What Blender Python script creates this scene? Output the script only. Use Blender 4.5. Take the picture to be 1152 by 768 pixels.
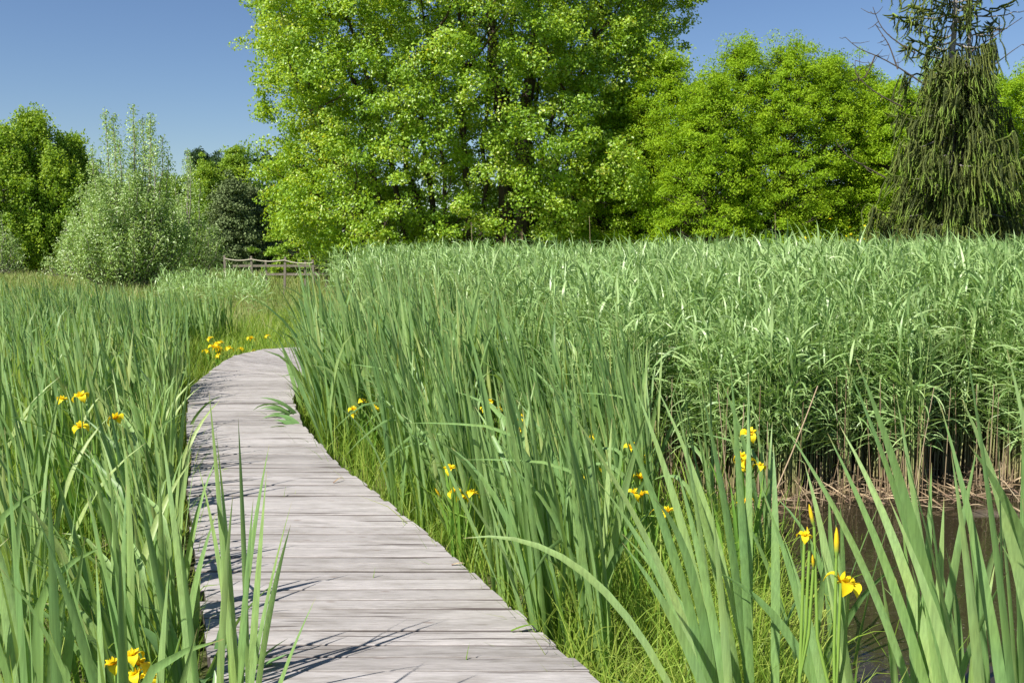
import bpy, math, random
import numpy as np
from mathutils import Vector

for _o in list(bpy.data.objects):
    bpy.data.objects.remove(_o)
SC = bpy.context.scene
COL = SC.collection
rng = np.random.default_rng(11)
random.seed(5)
R = math.radians
PI = math.pi

# ------------------------------------------------------------------ camera
F = 1100.0            # focal length in pixels of the 1152 wide frame
HOR = 275.0           # row of the horizon
EYE = 1.95
cam_d = bpy.data.cameras.new('camera')
cam = bpy.data.objects.new('camera', cam_d)
COL.objects.link(cam)
cam_d.sensor_width = 36
cam_d.lens = F / 1152 * 36
cam_d.clip_end = 5000
PITCH = math.atan((384 - HOR) / F)
cam.location = (0, 0, EYE)
cam.rotation_euler = (PI / 2 - PITCH, 0, 0)
SC.camera = cam

# ------------------------------------------------------------------ sky and sun
SUN_DIR = Vector((-0.65, -0.59, 0.94)).normalized()
el = math.asin(SUN_DIR.z)
az = math.atan2(SUN_DIR.x, SUN_DIR.y)
W = bpy.data.worlds.new('World')
SC.world = W
W.use_nodes = True
nt = W.node_tree
bg = nt.nodes['Background']
sky = nt.nodes.new('ShaderNodeTexSky')
sky.sky_type = 'NISHITA'
sky.sun_disc = False
sky.sun_elevation = el
sky.sun_rotation = az
sky.altitude = 0
sky.air_density = 1.0
sky.dust_density = 0.2
sky.ozone_density = 4.0
hs = nt.nodes.new('ShaderNodeHueSaturation')
hs.inputs['Saturation'].default_value = 1.08
hs.inputs['Hue'].default_value = .508
nt.links.new(sky.outputs[0], hs.inputs['Color'])
nt.links.new(hs.outputs[0], bg.inputs[0])
bg.inputs[1].default_value = 0.060
sun_d = bpy.data.lights.new('sun', 'SUN')
sun_d.energy = 4.8
sun_d.angle = R(0.53)
sun_d.color = (1.0, 0.95, 0.87)
sun = bpy.data.objects.new('sun', sun_d)
COL.objects.link(sun)
sun.rotation_euler = SUN_DIR.to_track_quat('Z', 'Y').to_euler()
SC.view_settings.view_transform = 'Standard'
SC.view_settings.look = 'None'
SC.view_settings.gamma = 1
SC.view_settings.exposure = 0.85
SC.render.engine = 'CYCLES'
cy = SC.cycles
cy.use_denoising = True
cy.max_bounces = 7
cy.diffuse_bounces = 3
cy.glossy_bounces = 3
cy.transmission_bounces = 4
cy.transparent_max_bounces = 6
cy.use_adaptive_sampling = True
cy.adaptive_threshold = 0.015
cy.sample_clamp_indirect = 6


# ------------------------------------------------------------------ helpers
def at(px, py, d):
    """world point seen at a pixel of the 1152x768 photograph, at distance d along y"""
    cx, cz = (px - 576) / F, -(py - 384) / F
    c, s = math.cos(PITCH), math.sin(PITCH)
    y, z = c + cz * s, -s + cz * c
    k = d / y
    return np.array([cx * k, d, EYE + z * k])


def norm(v):
    return v / np.maximum(np.linalg.norm(v, axis=-1, keepdims=True), 1e-9)


class Geo:
    def __init__(s):
        s.v, s.f, s.a, s.n = [], [], [], 0

    def add(s, verts, quads, rnd, tt):
        verts = np.asarray(verts, np.float32).reshape(-1, 3)
        s.v.append(verts)
        s.f.append(np.asarray(quads, np.int64).reshape(-1, 4) + s.n)
        m = len(verts)
        s.a.append(np.stack([np.broadcast_to(rnd, m), np.broadcast_to(tt, m)], 1).astype(np.float32))
        s.n += m

    def mesh(s, name, mat, smooth=True):
        V = np.concatenate(s.v)
        Q = np.concatenate(s.f)
        A = np.concatenate(s.a)
        me = bpy.data.meshes.new(name)
        me.vertices.add(len(V))
        me.vertices.foreach_set('co', V.ravel())
        me.loops.add(Q.size)
        me.loops.foreach_set('vertex_index', Q.ravel().astype(np.int32))
        me.polygons.add(len(Q))
        me.polygons.foreach_set('loop_start', np.arange(0, Q.size, 4, dtype=np.int32))
        me.polygons.foreach_set('loop_total', np.full(len(Q), 4, np.int32))
        me.polygons.foreach_set('use_smooth', np.full(len(Q), smooth))
        for i, nm in enumerate(('rnd', 'tt')):
            at_ = me.attributes.new(nm, 'FLOAT', 'POINT')
            at_.data.foreach_set('value', np.ascontiguousarray(A[:, i]))
        me.update(calc_edges=True)
        me.materials.append(mat)
        return me

    def build(s, name, mat, parent=None, smooth=True):
        if not s.v:
            return None
        return link(name, s.mesh(name, mat, smooth), parent)


def link(name, me, parent=None):
    o = bpy.data.objects.new(name, me)
    COL.objects.link(o)
    if parent is not None:
        o.parent = parent
    return o


def tag(o, label=None, cat=None, group=None, kind=None):
    if label: o['label'] = label
    if cat: o['category'] = cat
    if group: o['group'] = group
    if kind: o['kind'] = kind
    return o


def thing(name, loc, label, cat, group=None):
    o = bpy.data.objects.new(name, None)
    o.empty_display_size = 0.2
    COL.objects.link(o)
    o.location = loc
    return tag(o, label, cat, group)


def copy_tree(o, parent=None):
    c = o.copy()
    COL.objects.link(c)
    if parent is not None:
        c.parent = parent
    for ch in list(o.children):
        copy_tree(ch, c)
    return c


def ribbons(g, base, az, th0, L, w, bend, power=2.0, twist=0.0, face=None, seg=8, kink=None, fold=0.0, prof='cattail', rnd=None, tip=1.0):
    """g: Geo. Vectorised blades. base (N,3); all others scalars or (N,)"""
    base = np.asarray(base, float).reshape(-1, 3)
    N = len(base)
    B = lambda x: np.broadcast_to(np.asarray(x, float), (N,))
    az, th0, L, w, bend, power, twist = map(B, (az, th0, L, w, bend, power, twist))
    face = rng.uniform(0, 2 * PI, N) if face is None else B(face)
    t = np.linspace(0, 1, seg + 1)
    th = th0[:, None] + bend[:, None] * t[None, :] ** power[:, None]
    if kink is not None:
        kt, ka = kink
        th = th + B(ka)[:, None] * np.clip((t[None, :] - B(kt)[:, None]) * 8, 0, 1)
    ds = (L / seg)[:, None]
    dr, dz = np.sin(th) * ds, np.cos(th) * ds
    r = np.concatenate([np.zeros((N, 1)), np.cumsum((dr[:, 1:] + dr[:, :-1]) / 2, 1)], 1)
    z = np.concatenate([np.zeros((N, 1)), np.cumsum((dz[:, 1:] + dz[:, :-1]) / 2, 1)], 1)
    ca, sa = np.cos(az)[:, None], np.sin(az)[:, None]
    P = np.stack([base[:, None, 0] + r * ca, base[:, None, 1] + r * sa, base[:, None, 2] + z], -1)
    T = np.stack([np.sin(th) * ca, np.sin(th) * sa, np.cos(th)], -1)
    S = np.stack([-sa + 0 * th, ca + 0 * th, 0 * th], -1)        # sideways
    Nn = np.cross(T, S)
    ang = face[:, None] + twist[:, None] * t[None, :]
    wd = np.cos(ang)[..., None] * S + np.sin(ang)[..., None] * Nn
    nn = np.cross(T, wd)
    if prof == 'cattail':
        pr = np.where(t < 0.62, 0.75 + 0.25 * np.sin(t / 0.62 * PI / 2), np.clip(1 - ((t - 0.62) / 0.38) ** 1.7, 0.03, 1))
    elif prof == 'reed':
        pr = np.interp(t, [0, .12, .35, .7, 1], [.35, .8, 1, .65, .03])
    elif prof == 'grass':
        pr = np.interp(t, [0, .3, .7, 1], [.8, 1, .65, .05])
    elif prof == 'broad':
        pr = np.interp(t, [0, .18, .3, .5, .75, 1], [.07, .1, .8, 1, .75, .04])
    else:
        pr = np.interp(t, [0, .5, 1], [.6, 1, .3])
    hw = (w[:, None] * pr[None, :] / 2)[..., None]
    if rnd is None:
        rnd = rng.random(N)
    if fold:
        A_ = P - wd * hw + nn * hw * fold
        C_ = P + wd * hw + nn * hw * fold
        V = np.stack([A_, P, C_], 2)
        k = 3
    else:
        V = np.stack([P - wd * hw, P + wd * hw], 2)
        k = 2
    row = (seg + 1) * k
    i0 = (np.arange(N) * row)[:, None, None]
    s_ = np.arange(seg)[None, :, None] * k
    c_ = np.arange(k - 1)[None, None, :]
    a = i0 + s_ + c_
    q = np.stack([a, a + 1, a + 1 + k, a + k], -1)
    g.add(V, q, np.repeat(rnd, row), np.tile(np.repeat(t * tip, k), N))
    return P


def bez_leaf(g, p0, p1, p2, w, face=(0, -1, 0), twist=0.0, seg=14, fold=0.25, prof='cattail', rnd=None):
    """one blade along a quadratic curve"""
    p0, p1, p2 = map(lambda p: np.asarray(p, float), (p0, p1, p2))
    t = np.linspace(0, 1, seg + 1)[:, None]
    P = (1 - t) ** 2 * p0 + 2 * t * (1 - t) * p1 + t ** 2 * p2
    T = norm(np.gradient(P, axis=0))
    S = norm(np.cross(T, np.asarray(face, float)[None, :]))
    Nn = np.cross(T, S)
    ang = twist * t
    wd = np.cos(ang) * S + np.sin(ang) * Nn
    nn = np.cross(T, wd)
    tt = t[:, 0]
    if prof == 'cattail':
        pr = np.where(tt < 0.6, 0.8 + 0.2 * np.sin(tt / 0.6 * PI / 2), np.clip(1 - ((tt - 0.6) / 0.4) ** 1.6, 0.03, 1))
    elif prof == 'broad':
        pr = np.interp(tt, [0, .15, .3, .5, .75, 1], [.07, .12, .85, 1, .75, .04]) * (1 + .06 * np.sin(tt * 55))
    else:
        pr = np.interp(tt, [0, .3, .7, 1], [.5, 1, .8, .05])
    hw = (w * pr / 2)[:, None]
    V = np.stack([P - wd * hw + nn * hw * fold, P, P + wd * hw + nn * hw * fold], 1)
    a = (np.arange(seg) * 3)[:, None] + np.arange(2)[None, :]
    q = np.stack([a, a + 1, a + 4, a + 3], -1)
    g.add(V, q, random.random() if rnd is None else rnd, np.repeat(tt, 3))


def tube(g, pts, rad, sides=5, rnd=0.5, tt=None):
    pts = np.asarray(pts, float)
    n = len(pts)
    rad = np.broadcast_to(np.asarray(rad, float), (n,))
    T = norm(np.gradient(pts, axis=0))
    up = np.array([0.3, 0.1, 1.0]) if abs(T[:, 2]).mean() < .8 else np.array([1.0, .2, .1])
    S = norm(np.cross(T, up))
    U = np.cross(S, T)
    a = np.arange(sides) / sides * 2 * PI
    V = pts[:, None] + rad[:, None, None] * (np.cos(a)[None, :, None] * S[:, None] + np.sin(a)[None, :, None] * U[:, None])
    i = np.arange(n - 1)[:, None] * sides
    j = np.arange(sides)[None, :]
    j2 = (j + 1) % sides
    q = np.stack([i + j, i + j2, i + sides + j2, i + sides + j], -1)
    tv = np.linspace(0, 1, n) if tt is None else np.broadcast_to(tt, (n,))
    g.add(V, q, rnd, np.repeat(tv, sides))


def stem_tubes(g, base, az, lean, L, r0, r1, seg=4, sides=3, rnd=None, bend=0.0):
    """vectorised thin stems"""
    N = len(base)
    B = lambda x: np.broadcast_to(np.asarray(x, float), (N,))
    az, lean, L, bend = B(az), B(lean), B(L), B(bend)
    t = np.linspace(0, 1, seg + 1)
    th = lean[:, None] + bend[:, None] * t ** 2
    ds = (L / seg)[:, None]
    r = np.concatenate([np.zeros((N, 1)), np.cumsum(np.sin(th[:, 1:]) * ds, 1)], 1)
    z = np.concatenate([np.zeros((N, 1)), np.cumsum(np.cos(th[:, 1:]) * ds, 1)], 1)
    P = np.stack([base[:, None, 0] + r * np.cos(az)[:, None], base[:, None, 1] + r * np.sin(az)[:, None], base[:, None, 2] + z], -1)
    a = np.arange(sides) / sides * 2 * PI + .4
    off = np.stack([np.cos(a), np.sin(a), 0 * a], -1)
    rad = B(r0)[:, None] * (1 - t) + B(r1)[:, None] * t
    V = P[:, :, None] + rad[..., None, None] * off[None, None]
    row = (seg + 1) * sides
    i = (np.arange(N) * row)[:, None, None] + np.arange(seg)[None, :, None] * sides
    j = np.arange(sides)[None, None, :]
    j2 = (j + 1) % sides
    q = np.stack([i + j, i + j2, i + sides + j2, i + sides + j], -1)
    rnd = rng.random(N) if rnd is None else B(rnd)
    g.add(V, q, np.repeat(rnd, row), np.tile(np.repeat(t, sides), N))
    return P


def box(g, c, s, rz=0.0, rnd=0.5, tilt=0.0):
    x, y, z = [k / 2 for k in s]
    v = np.array([[-x, -y, -z], [x, -y, -z], [x, y, -z], [-x, y, -z], [-x, -y, z], [x, -y, z], [x, y, z], [-x, y, z]])
    ct, st = math.cos(tilt), math.sin(tilt)
    v = np.stack([v[:, 0] * ct + v[:, 2] * st, v[:, 1], -v[:, 0] * st + v[:, 2] * ct], 1)
    cr, sr = math.cos(rz), math.sin(rz)
    v = np.stack([v[:, 0] * cr - v[:, 1] * sr, v[:, 0] * sr + v[:, 1] * cr, v[:, 2]], 1) + np.asarray(c)
    q = [[0, 3, 2, 1], [4, 5, 6, 7], [0, 1, 5, 4], [1, 2, 6, 5], [2, 3, 7, 6], [3, 0, 4, 7]]
    g.add(v, q, rnd, 0.5)


def leaves(g, C, nrm, sx, sy, rnd, jitter=0.7, tt=0.5, droop=0.0):
    """diamond leaves with a fold, centre C, facing nrm"""
    N = len(C)
    nrm = norm(nrm + rng.normal(0, jitter, (N, 3)))
    d = rng.normal(0, 1, (N, 3))
    d[:, 2] -= droop
    u = norm(d - (d * nrm).sum(1, keepdims=True) * nrm)
    v = np.cross(nrm, u)
    sx = np.broadcast_to(sx, (N,))[:, None] * rng.uniform(.7, 1.25, (N, 1))
    sy = np.broadcast_to(sy, (N,))[:, None] * rng.uniform(.7, 1.25, (N, 1))
    V = np.stack([C - u * sx * .5, C + v * sy * .5 + nrm * sy * .12 - u * sx * .08, C + u * sx * .5, C - v * sy * .5 + nrm * sy * .12 - u * sx * .08], 1)
    q = np.arange(N * 4).reshape(N, 4)
    g.add(V, q, np.repeat(np.broadcast_to(rnd, (N,)), 4), np.broadcast_to(tt, (N,)).repeat(4))


# ------------------------------------------------------------------ materials
def newmat(name):
    m = bpy.data.materials.new(name)
    m.use_nodes = True
    n = m.node_tree
    n.nodes.clear()
    out = n.nodes.new('ShaderNodeOutputMaterial')
    return m, n, out


def nd(n, typ, ins=None, **kw):
    x = n.nodes.new(typ)
    for k, v in kw.items():
        setattr(x, k, v)
    for k, v in (ins or {}).items():
        if isinstance(v, bpy.types.NodeSocket):
            n.links.new(v, x.inputs[k])
        else:
            x.inputs[k].default_value = v
    return x


def c4(c):
    return (c[0], c[1], c[2], 1)


def mixc(n, f, a, b, mode='MIX'):
    x = n.nodes.new('ShaderNodeMix')
    x.data_type = 'RGBA'
    x.blend_type = mode
    for idx, v in ((0, f), (6, a), (7, b)):
        if isinstance(v, bpy.types.NodeSocket):
            n.links.new(v, x.inputs[idx])
        else:
            x.inputs[idx].default_value = c4(v) if idx else v
    return x.outputs[2]


def ramp(n, fac, stops):
    r = n.nodes.new('ShaderNodeValToRGB')
    n.links.new(fac, r.inputs[0])
    e = r.color_ramp.elements
    while len(e) < len(stops):
        e.new(0.5)
    for x, (p, c) in zip(e, stops):
        x.position = p
        x.color = c4(c) if len(c) == 3 else c
    return r.outputs[0]


def leafmat(name, cols, along=None, trans=0.35, rough=0.45, spec=0.35, tcol=(1.25, 1.2, .55), patch=0.0, pcol=None, streak=0.0):
    """cols: ramp stops over the per-leaf random; along: stops (pos, colour, amount) over the position along the blade"""
    m, n, out = newmat(name)
    a = nd(n, 'ShaderNodeAttribute', attribute_name='rnd')
    t = nd(n, 'ShaderNodeAttribute', attribute_name='tt')
    col = ramp(n, a.outputs['Fac'], cols)
    if patch:
        tc = nd(n, 'ShaderNodeTexCoord')
        ns = nd(n, 'ShaderNodeTexNoise', {'Vector': tc.outputs['Object'], 'Scale': patch, 'Detail': 3.0})
        k = ramp(n, ns.outputs['Fac'], [(.38, (0, 0, 0)), (.65, (1, 1, 1))])
        col = mixc(n, k, col, mixc(n, 1.0, col, pcol, 'MULTIPLY'))
    if along:
        for lo, hi, c in along:
            mr = nd(n, 'ShaderNodeMapRange', {'Value': t.outputs['Fac'], 'From Min': lo, 'From Max': hi})
            col = mixc(n, mr.outputs[0], col, c)
    if streak:
        tc = nd(n, 'ShaderNodeTexCoord')
        mp = nd(n, 'ShaderNodeMapping', {'Vector': tc.outputs['Object'], 'Scale': (160, 160, 5)})
        ns = nd(n, 'ShaderNodeTexNoise', {'Vector': mp.outputs[0], 'Scale': 1.0, 'Detail': 2.0})
        k = ramp(n, ns.outputs['Fac'], [(.3, (1 - streak,) * 3), (.7, (1 + streak,) * 3)])
        col = mixc(n, 1.0, col, k, 'MULTIPLY')
    p = nd(n, 'ShaderNodeBsdfPrincipled', {'Base Color': col, 'Roughness': rough, 'Specular IOR Level': spec})
    tr = nd(n, 'ShaderNodeBsdfTranslucent', {'Color': mixc(n, 1.0, col, tcol, 'MULTIPLY')})
    mx = nd(n, 'ShaderNodeMixShader', {0: trans, 1: p.outputs[0], 2: tr.outputs[0]})
    n.links.new(mx.outputs[0], out.inputs[0])
    return m


def solid(name, c1, c2, scale=6.0, rough=0.8, bump=0.3, stretch=(1, 1, 1), spec=0.2, detail=6.0):
    m, n, out = newmat(name)
    tc = nd(n, 'ShaderNodeTexCoord')
    mp = nd(n, 'ShaderNodeMapping', {'Vector': tc.outputs['Object'], 'Scale': stretch})
    ns = nd(n, 'ShaderNodeTexNoise', {'Vector': mp.outputs[0], 'Scale': scale, 'Detail': detail, 'Roughness': .65})
    k = ramp(n, ns.outputs['Fac'], [(.3, c1), (.7, c2)])
    p = nd(n, 'ShaderNodeBsdfPrincipled', {'Base Color': k, 'Roughness': rough, 'Specular IOR Level': spec})
    if bump:
        b = nd(n, 'ShaderNodeBump', {'Height': ns.outputs['Fac'], 'Strength': bump, 'Distance': .02})
        n.links.new(b.outputs[0], p.inputs['Normal'])
    n.links.new(p.outputs[0], out.inputs[0])
    return m


M = {}
M['cattail'] = leafmat('cattail_leaf', [(0, (.105, .21, .07)), (.4, (.20, .345, .12)), (.8, (.30, .44, .17)), (1, (.45, .50, .19))],
                       along=[(.965, 1.0, (.42, .34, .16)), (.42, -0.05, (.26, .40, .055))], trans=.36, rough=.45, spec=.38, tcol=(1.35, 1.3, .5), streak=.18, patch=5.0, pcol=(1.08, 1.0, .86))
M['reed_leaf'] = leafmat('reed_leaf', [(0, (.18, .31, .10)), (.5, (.30, .45, .16)), (1, (.42, .55, .24))],
                         along=[(.93, 1.0, (.32, .32, .13))], trans=.3, rough=.4, spec=.5, tcol=(1.15, 1.2, .6))
M['reed_stem'] = leafmat('reed_stem', [(0, (.17, .27, .07)), (1, (.30, .38, .13))],
                         along=[(.50, .15, (.42, .33, .18))], trans=.0, rough=.5)
M['dead_reed'] = leafmat('dead_reed', [(0, (.16, .11, .06)), (.5, (.30, .22, .13)), (1, (.45, .36, .23))],
                         along=[(.35, 0.0, (.15, .09, .065))], trans=.0, rough=.7)
M['grass'] = leafmat('grass_blade', [(0, (.13, .24, .03)), (.5, (.24, .38, .05)), (1, (.42, .49, .10))], trans=.4, rough=.5, spec=.3)
M['meadow'] = leafmat('meadow_blade', [(0, (.15, .24, .06)), (.5, (.24, .33, .10)), (.85, (.32, .37, .14)), (1, (.40, .34, .19))],
                      along=[(.8, 1.0, (.36, .30, .17))], trans=.3, rough=.6, patch=.25, pcol=(1.1, 1.05, .8))
M['dock'] = leafmat('dock_leaf', [(0, (.11, .23, .07)), (1, (.20, .34, .12))], trans=.25, rough=.4, spec=.5)
M['iris_leaf'] = leafmat('iris_leaf', [(0, (.13, .28, .04)), (1, (.23, .40, .07))], along=[(.95, 1.0, (.35, .3, .1))], trans=.3)
M['iris_stem'] = leafmat('iris_stem', [(0, (.17, .30, .045)), (1, (.22, .36, .06))], trans=.1)
M['petal'] = leafmat('iris_petal', [(0, (.88, .66, .012)), (1, (.95, .80, .03))], along=[(.35, 0.0, (.62, .27, .0))], trans=.35, rough=.5, spec=.2, tcol=(1, .9, .3))
M['bud'] = leafmat('iris_bud', [(0, (.70, .50, .01)), (1, (.8, .55, .02))], along=[(.55, .2, (.2, .33, .05))], trans=.15)
M['maple'] = leafmat('maple_leaf', [(0, (.13, .27, .018)), (.4, (.245, .42, .028)), (.8, (.40, .57, .05)), (.9, (.50, .60, .16)), (.97, (.58, .62, .10)), (1, (.60, .45, .06))],
                     trans=.42, rough=.42, spec=.65, tcol=(1.35, 1.1, .35))
M['cypress'] = leafmat('cypress_leaf', [(0, (.15, .28, .012)), (.5, (.27, .44, .018)), (1, (.40, .55, .03))], trans=.45, rough=.55, spec=.2, tcol=(1.3, 1.15, .4))
M['willow'] = leafmat('willow_leaf', [(0, (.22, .34, .08)), (.5, (.33, .48, .15)), (.85, (.45, .58, .25)), (1, (.60, .68, .45))], trans=.28, rough=.42, spec=.5)
M['birch'] = leafmat('birch_leaf', [(0, (.14, .27, .025)), (.5, (.24, .39, .04)), (1, (.35, .48, .06))], trans=.4, rough=.5, spec=.3, patch=.35, pcol=(1.15, 1.05, .8))
M['spruce'] = leafmat('spruce_needle', [(0, (.04, .055, .014)), (.6, (.09, .115, .025)), (1, (.15, .175, .035))],
                      along=[(.70, .95, (.22, .33, .05))], trans=.08, rough=.6, spec=.2)
M['pine'] = leafmat('pine_needle', [(0, (.08, .12, .04)), (1, (.20, .26, .10))], trans=.05, rough=.6, spec=.2)
M['dark_con'] = leafmat('dark_conifer_needle', [(0, (.02, .05, .016)), (1, (.055, .11, .03))], trans=.1, rough=.6, spec=.2)
M['far_leaf'] = leafmat('far_leaf', [(0, (.045, .10, .018)), (1, (.10, .19, .032))], trans=.25, rough=.6, patch=.2, pcol=(.7, .8, .7))
M['bark'] = solid('bark_brown', (.045, .034, .026), (.12, .095, .075), 5, stretch=(6, 6, 1), bump=.6)
M['bark_grey'] = solid('bark_grey', (.16, .14, .12), (.34, .31, .28), 5, stretch=(3, 3, 1), bump=.4)
M['bark_pale'] = solid('bark_birch', (.18, .17, .15), (.6, .58, .54), 3, stretch=(1, 1, 5), bump=.2)
M['fence'] = solid('weathered_fence_wood', (.11, .09, .07), (.25, .22, .18), 6, stretch=(8, 8, 1))
M['rope'] = solid('hemp_rope', (.36, .32, .25), (.55, .50, .40), 30)
M['beam'] = solid('beam_wood', (.10, .085, .07), (.22, .19, .16), 6, stretch=(8, 1, 8))


def deck_mat():
    m, n, out = newmat('weathered_deck_plank')
    lc = nd(n, 'ShaderNodeAttribute', attribute_name='lc')
    a = nd(n, 'ShaderNodeAttribute', attribute_name='rnd')
    mp = nd(n, 'ShaderNodeMapping', {'Vector': lc.outputs['Vector'], 'Scale': (3.0, 95, 1)})
    dist = nd(n, 'ShaderNodeTexNoise', {'Vector': nd(n, 'ShaderNodeMapping', {'Vector': lc.outputs['Vector'], 'Scale': (4, 9, 1)}).outputs[0], 'Scale': 1.0, 'Detail': 2.0})
    mp2 = mixc(n, .35, mp.outputs[0], dist.outputs['Color'], 'ADD')
    g1 = nd(n, 'ShaderNodeTexNoise', {'Vector': mp2, 'Scale': 1.0, 'Detail': 5.0, 'Roughness': .65})
    mp3 = nd(n, 'ShaderNodeMapping', {'Vector': lc.outputs['Vector'], 'Scale': (3.5, 12, 1)})
    g2 = nd(n, 'ShaderNodeTexNoise', {'Vector': mp3.outputs[0], 'Scale': 1.0, 'Detail': 4.0, 'Roughness': .6})
    base = ramp(n, g1.outputs['Fac'], [(.22, (.17, .158, .150)), (.40, (.31, .296, .288)), (.62, (.36, .345, .337)), (.85, (.44, .426, .42))])
    tone = ramp(n, a.outputs['Fac'], [(0, (.78, .76, .75)), (.5, (.97, .95, .94)), (1, (1.14, 1.12, 1.12))])
    col = mixc(n, 1.0, base, tone, 'MULTIPLY')
    mp6 = nd(n, 'ShaderNodeMapping', {'Vector': lc.outputs['Vector'], 'Scale': (14, 260, 1)})
    g4 = nd(n, 'ShaderNodeTexNoise', {'Vector': mp6.outputs[0], 'Scale': 1.0, 'Detail': 3.0, 'Roughness': .7})
    col = mixc(n, 1.0, col, ramp(n, g4.outputs['Fac'], [(.3, (.72, .71, .69)), (.5, (1, 1, 1)), (.7, (1.22, 1.22, 1.22))]), 'MULTIPLY')
    blot = ramp(n, g2.outputs['Fac'], [(.3, (.74, .72, .69)), (.5, (1, 1, 1)), (.72, (1.14, 1.13, 1.13))])
    col = mixc(n, 1.0, col, blot, 'MULTIPLY')
    # fine long cracks
    mp4 = nd(n, 'ShaderNodeMapping', {'Vector': lc.outputs['Vector'], 'Scale': (1.1, 38, 3.3)})
    g3 = nd(n, 'ShaderNodeTexNoise', {'Vector': mixc(n, .2, mp4.outputs[0], dist.outputs['Color'], 'ADD'), 'Scale': 1.0, 'Detail': 1.0})
    crack = ramp(n, g3.outputs['Fac'], [(.30, (1, 1, 1)), (.335, (0, 0, 0))])
    col = mixc(n, crack, col, (.09, .075, .07))
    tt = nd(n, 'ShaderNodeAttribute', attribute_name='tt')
    gap_shade = ramp(n, tt.outputs['Fac'], [(.25, (.8, .8, .8)), (.75, (0, 0, 0))])  # plank sides painted near-black so the gaps look like shadow lines
    col = mixc(n, gap_shade, col, (.07, .055, .05))
    # knots
    mp5 = nd(n, 'ShaderNodeMapping', {'Vector': lc.outputs['Vector'], 'Scale': (3.2, 7.5, 1)})
    vo = nd(n, 'ShaderNodeTexVoronoi', {'Vector': mp5.outputs[0], 'Scale': 1.0})
    kn = ramp(n, vo.outputs['Distance'], [(.05, (1, 1, 1)), (.11, (0, 0, 0))])
    col = mixc(n, nd(n, 'ShaderNodeMath', {0: kn, 1: .6}, operation='MULTIPLY').outputs[0], col, (.16, .12, .10))
    p = nd(n, 'ShaderNodeBsdfPrincipled', {'Base Color': col, 'Roughness': .75, 'Specular IOR Level': .25})
    hsum = nd(n, 'ShaderNodeMath', {0: g1.outputs['Fac'], 1: crack}, operation='SUBTRACT')
    b = nd(n, 'ShaderNodeBump', {'Height': hsum.outputs[0], 'Strength': .5, 'Distance': .004})
    n.links.new(b.outputs[0], p.inputs['Normal'])
    n.links.new(p.outputs[0], out.inputs[0])
    return m


def water_mat():
    m, n, out = newmat('pond_water')
    tc = nd(n, 'ShaderNodeTexCoord')
    ns = nd(n, 'ShaderNodeTexNoise', {'Vector': tc.outputs['Object'], 'Scale': 9.0, 'Detail': 3.0})
    b = nd(n, 'ShaderNodeBump', {'Height': ns.outputs['Fac'], 'Strength': .08, 'Distance': .02})
    # floating scum / pollen film in patches
    mp = nd(n, 'ShaderNodeMapping', {'Vector': tc.outputs['Object'], 'Scale': (.5, 1.5, 1)})
    s1 = nd(n, 'ShaderNodeTexNoise', {'Vector': mp.outputs[0], 'Scale': 1.3, 'Detail': 6.0, 'Roughness': .6})
    k = ramp(n, s1.outputs['Fac'], [(.60, (0, 0, 0)), (.68, (.5, .5, .5))])
    sp = nd(n, 'ShaderNodeTexNoise', {'Vector': tc.outputs['Object'], 'Scale': 45.0, 'Detail': 2.0})
    k2 = ramp(n, sp.outputs['Fac'], [(.68, (0, 0, 0)), (.71, (.5, .5, .5))])
    kk = mixc(n, 1.0, k, k2, 'LIGHTEN')
    w = nd(n, 'ShaderNodeBsdfPrincipled', {'Base Color': (.030, .024, .013, 1), 'Roughness': .04, 'IOR': 1.33, 'Normal': b.outputs[0]})
    sc = nd(n, 'ShaderNodeBsdfPrincipled', {'Base Color': (.19, .155, .125, 1), 'Roughness': .55})
    mx = nd(n, 'ShaderNodeMixShader', {0: kk, 1: w.outputs[0], 2: sc.outputs[0]})
    n.links.new(mx.outputs[0], out.inputs[0])
    return m


def ground_mat():
    m, n, out = newmat('marsh_ground')
    tc = nd(n, 'ShaderNodeTexCoord')
    n1 = nd(n, 'ShaderNodeTexNoise', {'Vector': tc.outputs['Object'], 'Scale': 2.5, 'Detail': 8.0, 'Roughness': .7})
    n2 = nd(n, 'ShaderNodeTexNoise', {'Vector': tc.outputs['Object'], 'Scale': .12, 'Detail': 4.0})
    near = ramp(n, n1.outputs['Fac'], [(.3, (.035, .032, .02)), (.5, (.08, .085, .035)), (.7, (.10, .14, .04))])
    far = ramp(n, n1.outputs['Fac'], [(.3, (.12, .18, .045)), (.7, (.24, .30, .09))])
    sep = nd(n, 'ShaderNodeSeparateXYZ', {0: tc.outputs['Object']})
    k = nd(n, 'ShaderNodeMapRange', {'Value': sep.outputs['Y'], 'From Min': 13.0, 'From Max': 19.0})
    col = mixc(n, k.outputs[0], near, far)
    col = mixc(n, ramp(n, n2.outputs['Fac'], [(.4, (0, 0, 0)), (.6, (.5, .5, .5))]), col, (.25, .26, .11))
    p = nd(n, 'ShaderNodeBsdfPrincipled', {'Base Color': col, 'Roughness': .95, 'Specular IOR Level': .1})
    b = nd(n, 'ShaderNodeBump', {'Height': n1.outputs['Fac'], 'Strength': .8, 'Distance': .05})
    n.links.new(b.outputs[0], p.inputs['Normal'])
    n.links.new(p.outputs[0], out.inputs[0])
    return m


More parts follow.
